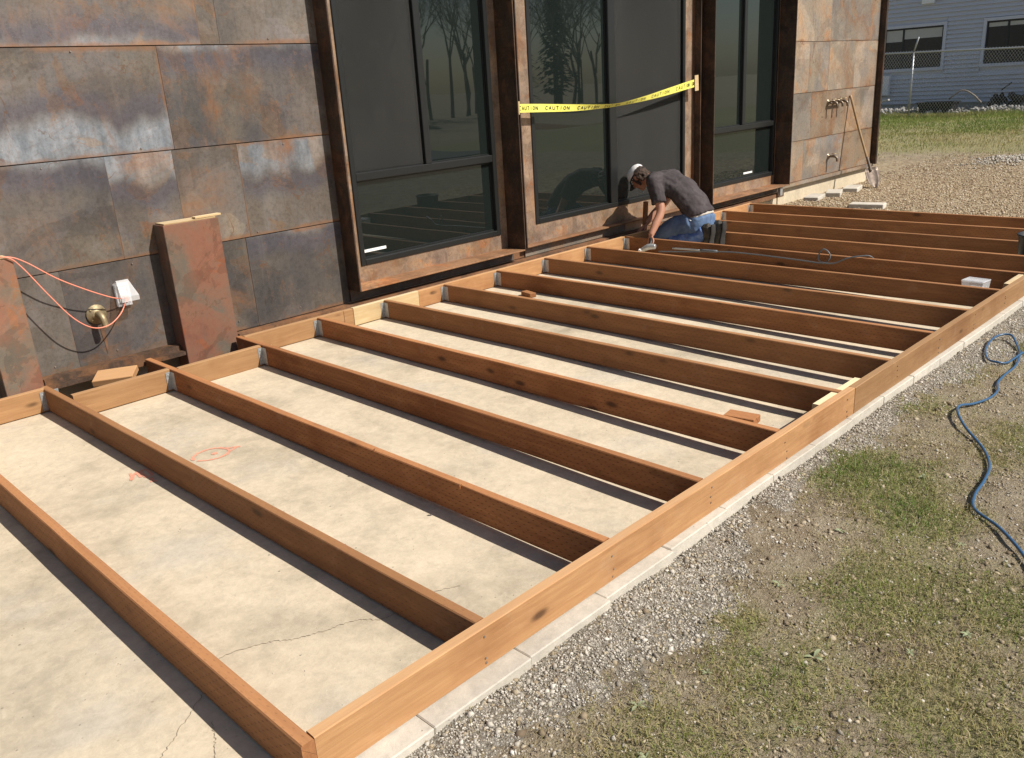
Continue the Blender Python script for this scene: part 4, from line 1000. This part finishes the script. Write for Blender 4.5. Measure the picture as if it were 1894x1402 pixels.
V = [(hx-.12, -9.2, 3.6), (hx+7.2, -9.2, 3.6), (hx+7.2, 14.2, 3.6), (hx-.12, 14.2, 3.6), (hx+3.5, -9.2, 4.4), (hx+3.5, 14.2, 4.4)]
pyd('roof', V, [(0, 1, 2, 3), (0, 3, 5, 4), (1, 4, 5, 2), (0, 4, 1), (2, 5, 3)], 'asphalt', hs, (hx, 3, 3.6))
for i, (a, b, c, d) in enumerate(wins):
    wn = boxes('window', [(hx-.085, hx+.0, a-.09, a, c-.09, d+.09), (hx-.085, hx+.0, b, b+.09, c-.09, d+.09), (hx-.085, hx+.0, a, b, c-.09, c), (hx-.085, hx+.0, a, b, d, d+.09)], 'house_trim', hs, (hx, (a+b)/2, c), .004)
    boxes('sash', [(hx-.02, hx+.0, a, a+.05, c, d), (hx-.02, hx, b-.05, b, c, d), (hx-.02, hx, a+.05, b-.05, d-.05, d), (hx-.02, hx, a+.05, b-.05, c, c+.05), (hx-.02, hx, b-.60, b-.54, c+.05, d-.05)], 'black_metal', wn, (hx, (a+b)/2, c))
    box('pane', hx-.006, hx+.002, a+.05, b-.05, c+.05, d-.05, 'window_dark', wn, 0)
    if i == 0:
        box('blind', hx-.012, hx-.008, a+.05, b-.60, d-.32, d-.05, 'blind_fabric', wn, 0); box('blind', hx-.012, hx-.008, b-.54, b-.05, d-.38, d-.05, 'blind_fabric', wn, 0)
    else: box('blind', hx-.012, hx-.008, a+.05, b-.05, d-.16, d-.05, 'blind_fabric', wn, 0)
box('wall_lamp', hx-.16, hx-.02, 5.02, 5.38, 3.08, 3.3, 'utility_grey', hs, .01)
box('utility_cabinet', hx-.22, hx-.02, 6.15, 6.75, .50, 1.10, 'utility_grey', hs, .01)
# rubble edge, tub and debris along the house
def rubble(name, pts, mat, label, cat, lo, hi, n, seed, group=None):
    rg_ = random.Random(seed); bm = bmesh.new()
    for i in range(n):
        x = rg_.uniform(*pts[0]); y = rg_.uniform(*pts[1]); r = rg_.uniform(lo, hi); z = float(gz(x, y))+r*.4+rg_.uniform(0, pts[2])
        m_ = Matrix.Translation((x, y, z)) @ Euler((rg_.uniform(0, 3), rg_.uniform(0, 3), rg_.uniform(0, 3))).to_matrix().to_4x4() @ Matrix.Diagonal((r, r*rg_.uniform(.5, 1), r*rg_.uniform(.4, .9), 1))
        s = bmesh.ops.create_icosphere(bm, subdivisions=1, radius=1, matrix=m_)
    o = bm_obj(name, bm, mat, None); return tag(o, label, cat, group, 'stuff')
rubble('rubble_bank', ((25.5, 27.2), (-2.5, 8.0), .10), 'pale_rubble', 'bank of broken grey concrete along the house foundation', 'rubble', .02, .09, 1500, 4)
rubble('brush_pile', ((26.7, 27.6), (1.4, 2.9), .30), 'debris_dark', 'dark brush heap in front of the house window', 'debris', .04, .13, 90, 8)
# black trough
bt = empty('black_trough', (25.9, 3.95, .0), 'dark plastic trough standing in the grass by the fence', 'trough')
bm = bmesh.new(); r1 = [(-.28, -.48), (.28, -.48), (.28, .48), (-.28, .48)]
vb = [bm.verts.new((x*.75, y*.8, 0)) for x, y in r1]; vm = [bm.verts.new((x, y, .33)) for x, y in r1]; vr = [bm.verts.new((x*1.12, y*1.08, .33)) for x, y in r1]; vr2 = [bm.verts.new((x*1.12, y*1.08, .36)) for x, y in r1]; vi = [bm.verts.new((x*.95, y*.95, .36)) for x, y in r1]; vf = [bm.verts.new((x*.7, y*.75, .05)) for x, y in r1]
for A, B in ((vb, vm), (vm, vr), (vr, vr2), (vr2, vi), (vi, vf)):
    for i in range(4): bm.faces.new((A[i], A[(i+1) % 4], B[(i+1) % 4], B[i]))
bm.faces.new(vb); bm.faces.new(vf)
bm_obj('shell', bm, 'black_plastic', bt, (25.9, 3.95, float(gz(25.9, 3.95))))
tube('branch', [(26.1, 3.75, .40), (26.2, 3.45, .62), (26.2, 3.15, .50), (26.15, 2.9, .28)], .025, 'dry_twig', bt, 6, 5)
for (p, q, lab) in (((27.3, 2.2, .95), (27.3, 1.85, 1.2), 'upper'), ((27.3, 2.75, .55), (27.3, 2.5, .75), 'lower')):
    tag(tube('dark_stick', [p, q], .018, 'debris_dark', None, 6, 0), lab+' dark stick leaning by the house siding right of the trough', 'stick')
pk = empty('leaning_planks', (26.2, 6.3, 0), 'weathered planks heaped behind the steel building corner', 'planks')
box('plank', 25.9, 26.1, 5.4, 7.0, .22, .27, 'rubble_concrete', pk, .005, (rad(-14), 0, rad(8))); box('plank', 25.6, 25.8, 5.5, 7.0, .05, .10, 'rubble_concrete', pk, .005, (rad(10), 0, rad(-5)))

# ------------------------------------------------------------------ chain link fence
fx = 24.6
fe = empty('chain_link_fence', (fx, 3, 0), 'galvanised chain link fence with angled barb arms', 'fence')
def railz(y): return 1.705-.022*(4.26-y)
for y in (4.262, 1.25, -1.75, -4.75, 7.27, 10.3):
    z0 = float(gz(fx, y))-.05; tube('post', [(fx, y, z0), (fx, y, railz(y)+.02)], .026, 'galvanised', fe, 8, 0)
    tube('barb_arm', [(fx, y, railz(y)), (fx-.10, y-.13, railz(y)+.38)], .022, 'galvanised', fe, 6, 0)
tube('top_rail', [(fx, 11, railz(11)), (fx, -6, railz(-6))], .021, 'galvanised', fe, 8, 0)
V = []; F = []; st = .075; hgt = 1.72
def wire(p, q):
    b = len(V); d_ = (q-p).normalized(); a = Vector((1, 0, 0)); c = d_.cross(a).normalized(); r = .0032
    for e in (p, q):
        for k_ in range(3):
            t = 2*math.pi*k_/3; V.append(e+r*(math.cos(t)*a+math.sin(t)*c))
    for k_ in range(3): F.append((b+k_, b+(k_+1) % 3, b+3+(k_+1) % 3, b+3+k_))
y = -4.0
while y < 9:
    for s in (1, -1):
        y2 = y+s*hgt*.75; wire(Vector((fx+.026+.004*s, y, -.05)), Vector((fx+.026+.004*s, y2, railz(y2)+.045)))
    y += st
o = pyd('wire_mesh', V, F, 'galvanised', fe, (fx, 3, 1)); o['kind'] = 'stuff'

# ------------------------------------------------------------------ trees across the lot (mirrored in the glass)
def bare_tree_mesh(seed, hgt):
    rg_ = random.Random(seed); VT = []; FT = []; VB = []; FB = []
    def grow(p, d_, L, r, lev):
        q = p+d_*L; m_ = p.lerp(q, .5)+Vector((rg_.uniform(-1, 1), rg_.uniform(-1, 1), 0))*L*.05
        tube_geo([p, m_, q], [r, r*.85, r*.68], 5 if lev < 2 else 3, False, *((VT, FT) if lev == 0 else (VB, FB)))
        if lev >= 6: return
        for k_ in range(3):
            a = rg_.uniform(0, 6.28); tl_ = rg_.uniform(.3, .75); ax = d_.orthogonal().normalized(); b_ = d_.cross(ax)
            nd = (d_*math.cos(tl_)+(ax*math.cos(a)+b_*math.sin(a))*math.sin(tl_)+Vector((0, 0, .12))).normalized()
            grow(p.lerp(q, rg_.uniform(.55, 1.0)), nd, L*rg_.uniform(.58, .8), r*.52, lev+1)
    grow(Vector((0, 0, -.2)), Vector((rg_.uniform(-.05, .05), 0, 1)).normalized(), hgt*.32, .11, 0)
    a = bpy.data.meshes.new('trunk'); a.from_pydata(VT, [], FT); b = bpy.data.meshes.new('crown'); b.from_pydata(VB, [], FB); return a, b
def conifer_mesh(seed, hgt):
    rg_ = random.Random(seed); V = []; F = []
    n = 1100
    for i in range(n):
        t = rg_.random()**.8; z = hgt*(.08+.92*t); r = hgt*.21*(1-t)*rg_.uniform(.25, 1.0)+.05; a = rg_.uniform(0, 6.28)
        c = Vector((r*math.cos(a), r*math.sin(a), z)); o_ = Vector((math.cos(a), math.sin(a), -.45)).normalized(); s_ = Vector((-math.sin(a), math.cos(a), rg_.uniform(-.2, .2)))
        L = rg_.uniform(.35, .8); w = rg_.uniform(.12, .28); b = len(V); V += [c-o_*L*.4-s_*w, c-o_*L*.4+s_*w, c+o_*L*.6]; F.append((b, b+1, b+2))
    me_ = bpy.data.meshes.new('crown'); me_.from_pydata(V, [], F); VT, FT = tube_geo([Vector((0, 0, -.2)), Vector((0, 0, hgt*.95))], [.16, .03], 6); t_ = bpy.data.meshes.new('trunk'); t_.from_pydata(VT, [], FT); return t_, me_
TB = [bare_tree_mesh(21+i, 11) for i in range(3)]; TC = [conifer_mesh(41+i, 10) for i in range(2)]
rt_ = random.Random(17); k_ = 0
for i in range(64):
    x = -12+i*1.1+rt_.uniform(-.6, .6); y = -36-rt_.uniform(0, 7); con = i % 9 == 4
    T = (TC if con else TB)[i % (2 if con else 3)]; z = float(gz(x, y))
    t = empty('conifer_tree' if con else 'bare_tree', (x, y, z), ('dark conifer' if con else 'leafless tree')+' in the row across the parking lot', 'tree', ('conifers' if con else 'bare trees')+' across the parking lot')
    s = rt_.uniform(.85, 1.25)
    for nm, m_, mt in (('trunk', T[0], 'bark'), ('crown', T[1], 'conifer' if con else 'dry_twig')):
        o = link(nm, m_, mt, t, (x, y, z)); o.scale = (s, s, s); o.rotation_euler = (0, 0, rt_.uniform(0, 6))

# ------------------------------------------------------------------ scattered stones and grass
def visible(P, pad=60):
    d_ = P-np.array(CAM_POS); z = d_@np.array(fw); x = 947+fpx*(d_@np.array(R_))/z; y = 701-fpx*(d_@np.array(U_))/z
    return (z > .2) & (x > -pad) & (x < 1894+pad) & (y > -pad) & (y < 1402+pad)
ico = bmesh.new(); bmesh.ops.create_icosphere(ico, subdivisions=1, radius=1); IV = np.array([v.co for v in ico.verts]); IF = np.array([[v.index for v in f.verts] for f in ico.faces]); ico.free()
OV = np.array([(1, .2, 0), (-1, -.1, .2), (0, 1, -.2), (.1, -1, .1), (.25, .2, .9), (0, 0, -1)], float); OF = np.array([(0, 2, 4), (2, 1, 4), (1, 3, 4), (3, 0, 4), (2, 0, 5), (1, 2, 5), (3, 1, 5), (0, 3, 5)])
def stones(name, x, y, r, mat, label, cat, tint=None, low=False, sink=.25, zfun=gz):
    P = np.stack([x, y, zfun(x, y)], -1); k = visible(P); P = P[k]; r = r[k]; n = len(P)
    BV, BF = (OV, OF) if low else (IV, IF)
    sc_ = r[:, None]*RNG.uniform(.55, 1.2, (n, 3)); sc_[:, 2] *= .75
    a = RNG.uniform(0, 6.28, n); b = RNG.uniform(-.6, .6, n)
    Vv = BV[None]*(1+RNG.uniform(-.28, .28, (n, len(BV), 1)))*sc_[:, None, :]
    ca, sa, cb, sb_ = np.cos(a)[:, None], np.sin(a)[:, None], np.cos(b)[:, None], np.sin(b)[:, None]
    X, Y, Zz = Vv[..., 0], Vv[..., 1], Vv[..., 2]; X, Zz = X*cb+Zz*sb_, -X*sb_+Zz*cb; X, Y = X*ca-Y*sa, X*sa+Y*ca
    Vv = np.stack([X, Y, Zz], -1)+P[:, None, :]; Vv[..., 2] += (r*sink)[:, None]
    Fv = (BF[None]+(np.arange(n)*len(BV))[:, None, None]).reshape(-1, 3)
    t = RNG.random(n)**1.1 if tint is None else tint[k]
    me_ = np_mesh(name, Vv.reshape(-1, 3), Fv, np.repeat(t, len(BV)))
    return tag(link(name, me_, mat), label, cat, None, 'stuff')
def pick(n, x0, x1, y0, y1, wfun):
    x = RNG.uniform(x0, x1, n); y = RNG.uniform(y0, y1, n); k = RNG.random(n) < wfun(x, y); return x[k], y[k]
x, y = pick(190000, -.2, 7.2, -4.6, -3.665, lambda x, y: np.clip(zones(x, y)[1]**1.6*.9+.035, 0, 1)*np.clip(1.6-x*.17, .35, 1))
stones('kerb_gravel', x, y, RNG.uniform(.0018, .0060, len(x))*(1+1.3*(RNG.random(len(x)) > .95)), 'grey_stone', 'grey crushed gravel along the kerb and scattered in the turf', 'gravel', None, True, .05)
x, y = pick(46000, 8.6, 16.5, -5, .28, lambda x, y: .85*zones(x, y)[2]+.05)
stones('tan_gravel', x, y, RNG.uniform(.005, .016, len(x)), 'tan_stone', 'tan gravel and dirt yard beyond the last joist', 'gravel', None, True)
x, y = pick(14000, 12.8, 16.5, -3.5, 1.0, lambda x, y: zones(x, y)[1])
stones('gravel_mound', x, y, RNG.uniform(.010, .030, len(x)), 'grey_stone', 'low mound of dark grey gravel at the right picture edge', 'gravel', None, True)
x, y = pick(2600, .2, 6, -5.0, -3.75, lambda x, y: .55+0*x)
stones('turf_stones', x, y, RNG.uniform(.003, .009, len(x))*(1+.8*(RNG.random(len(x)) > .95)), 'grey_stone', 'small pale stones scattered through the patchy turf', 'stones', None, True, .1)
mat_tinted('soil_clod', [(0, (.16, .12, .08)), (.5, (.30, .24, .16)), (1, (.45, .38, .27))])
x, y = pick(16000, .1, 6.5, -5.05, -3.70, lambda x, y: .25+.75*(fbm(x*4+8, y*4, 3) > .5)*(1-.4*zones(x, y)[3]))
stones('soil_clods', x, y, RNG.uniform(.003, .011, len(x))*(1+.9*(RNG.random(len(x)) > .96)), 'soil_clod', 'crumbly brown soil clods between the grass tufts', 'soil', None, True, -.05)
x, y = pick(900, -1.5, 5, -3.55, -.1, lambda x, y: .5*(fbm(x*1.5, y*1.5) > .5)+.1)
stones('slab_crumbs', x, y, RNG.uniform(.0012, .0035, len(x)), 'grey_stone', 'tiny crumbs of grit on the concrete slab', 'grit', None, True, .3, lambda x, y: slab_z(x, y))

def grass(name, x, y, hh, wd, tint, lean, label, mat='grass_blades', cat='grass'):
    P = np.stack([x, y, gz(x, y)-.002], -1); k = visible(P); P = P[k]; hh = hh[k]; wd = wd[k]; tint = tint[k]; lean = lean[k]; n = len(P)
    a = RNG.uniform(0, 6.28, n); b = RNG.uniform(0, 6.28, n)
    sd = np.stack([np.cos(a), np.sin(a), 0*a], -1)*wd[:, None]/2; ln = np.stack([np.cos(b), np.sin(b), 0*b], -1)
    m1 = P+ln*(hh*lean*.35)[:, None]; m1[:, 2] += hh*np.cos(lean*.5)*.55
    m2 = P+ln*(hh*lean*1.0)[:, None]; m2[:, 2] += hh*np.clip(np.cos(lean*1.1), .05, 1)
    Vv = np.stack([P-sd, P+sd, m1+sd*.8, m1-sd*.8, m2], 1).reshape(-1, 3); i5 = (np.arange(n)*5)[:, None]
    Fv = np.concatenate([i5+np.array([[0, 1, 2]]), i5+np.array([[0, 2, 3]]), i5+np.array([[3, 2, 4]])])
    return tag(link(name, np_mesh(name, Vv, Fv, np.repeat(tint, 5)), mat), label, cat, None, 'stuff')
def gw(x, y):
    t, g, tn, gr, lu = zones(x, y); cl = fbm(x*9+2, y*9+7, 3)
    return np.clip((ss(.30, .62, t+.35*(cl-.5))*.75+1.3*gr*ss(.3, .5, cl+.3*gr))*(1-.93*g), 0, 1)*np.clip(1.25-.13*x, .4, 1)
x, y = pick(150000, .1, 6.5, -5.05, -3.70, gw)
gr_ = zones(x, y)[3]; cl = fbm(x*5+20, y*5, 3)
tint = np.clip(.70-.60*gr_+.55*(cl-.5)+RNG.normal(0, .16, len(x)), 0, 1); dry = RNG.random(len(x)) < .30*(1-.6*gr_); tint[dry] = RNG.uniform(.7, 1, dry.sum())
grass('turf_grass', x, y, RNG.uniform(.008, .026, len(x))*(1+1.1*gr_), RNG.uniform(.0016, .0036, len(x)), tint, RNG.uniform(.2, 1.35, len(x)), 'short patchy green and straw coloured turf beside the deck')
x, y = pick(9000, .1, 6.5, -5.05, -3.72, lambda x, y: .5+0*x)
grass('dry_straw', x, y, RNG.uniform(.02, .05, len(x)), RNG.uniform(.0012, .0022, len(x)), RNG.uniform(.72, 1, len(x)), RNG.uniform(1.2, 1.5, len(x)), 'dry straw stems lying flat on the turf')
x, y = pick(150000, 14.5, 26.2, -4, 10, lambda x, y: np.clip(zones(x, y)[4]*(.25+1.1*fbm(x*.9, y*.9, 3))*ss(15, 21, x)+.06*ss(14, 16, x), 0, 1))
n1 = fbm(x*.8+3, y*.8+1, 3); edge = ss(21.5, 25.5, x)
grass('field_grass', x, y, RNG.uniform(.03, .08, len(x))*(1+.9*edge), RNG.uniform(.006, .014, len(x)), np.clip(.66-.32*ss(16.5, 22, x)+.8*(n1-.5)+RNG.normal(0, .10, len(x)), 0, 1), RNG.uniform(.2, .9, len(x)), 'rough green field grass between the gravel yard and the house')
# broad leaf weeds
rw = random.Random(9)
def weed(x, y, s, nl, label):
    z = float(gz(x, y)); V = []; F = []
    for i in range(nl):
        a = 6.283*i/nl+rw.uniform(-.4, .4); L = s*rw.uniform(.6, 1.1); w = L*rw.uniform(.28, .42); d_ = Vector((math.cos(a), math.sin(a), 0)); n_ = Vector((-math.sin(a), math.cos(a), 0)); b = len(V)
        for t, ww, zz in ((0, .12, 0), (.35, .9, .30), (.7, .85, .34), (1, .1, .18)):
            c = Vector((x, y, z+.004))+d_*L*t+Vector((0, 0, zz*L*.7)); V += [c-n_*w*ww/2+Vector((0, 0, .05*w)), c, c+n_*w*ww/2+Vector((0, 0, .05*w))]
        for q in range(3):
            for k_ in range(2): F.append((b+q*3+k_, b+q*3+k_+1, b+q*3+k_+4, b+q*3+k_+3))
    tag(pyd('weed', V, F, 'leaf_weed', None, (x, y, z), True), label, 'weed', 'low weeds in the turf')
weed(1.338, -4.314, .055, 3, 'largest pale green leaf weed in the turf at lower right')
for (x, y) in ((1.05, -4.12), (1.62, -4.05), (2.10, -4.05), (1.75, -4.62), (.80, -4.05), (2.30, -4.42), (1.55, -4.52), (1.02, -4.42), (2.75, -4.12), (.66, -4.18)):
    weed(x, y, rw.uniform(.018, .032), rw.choice((4, 5, 6)), 'tiny rosette weed in the patchy turf')
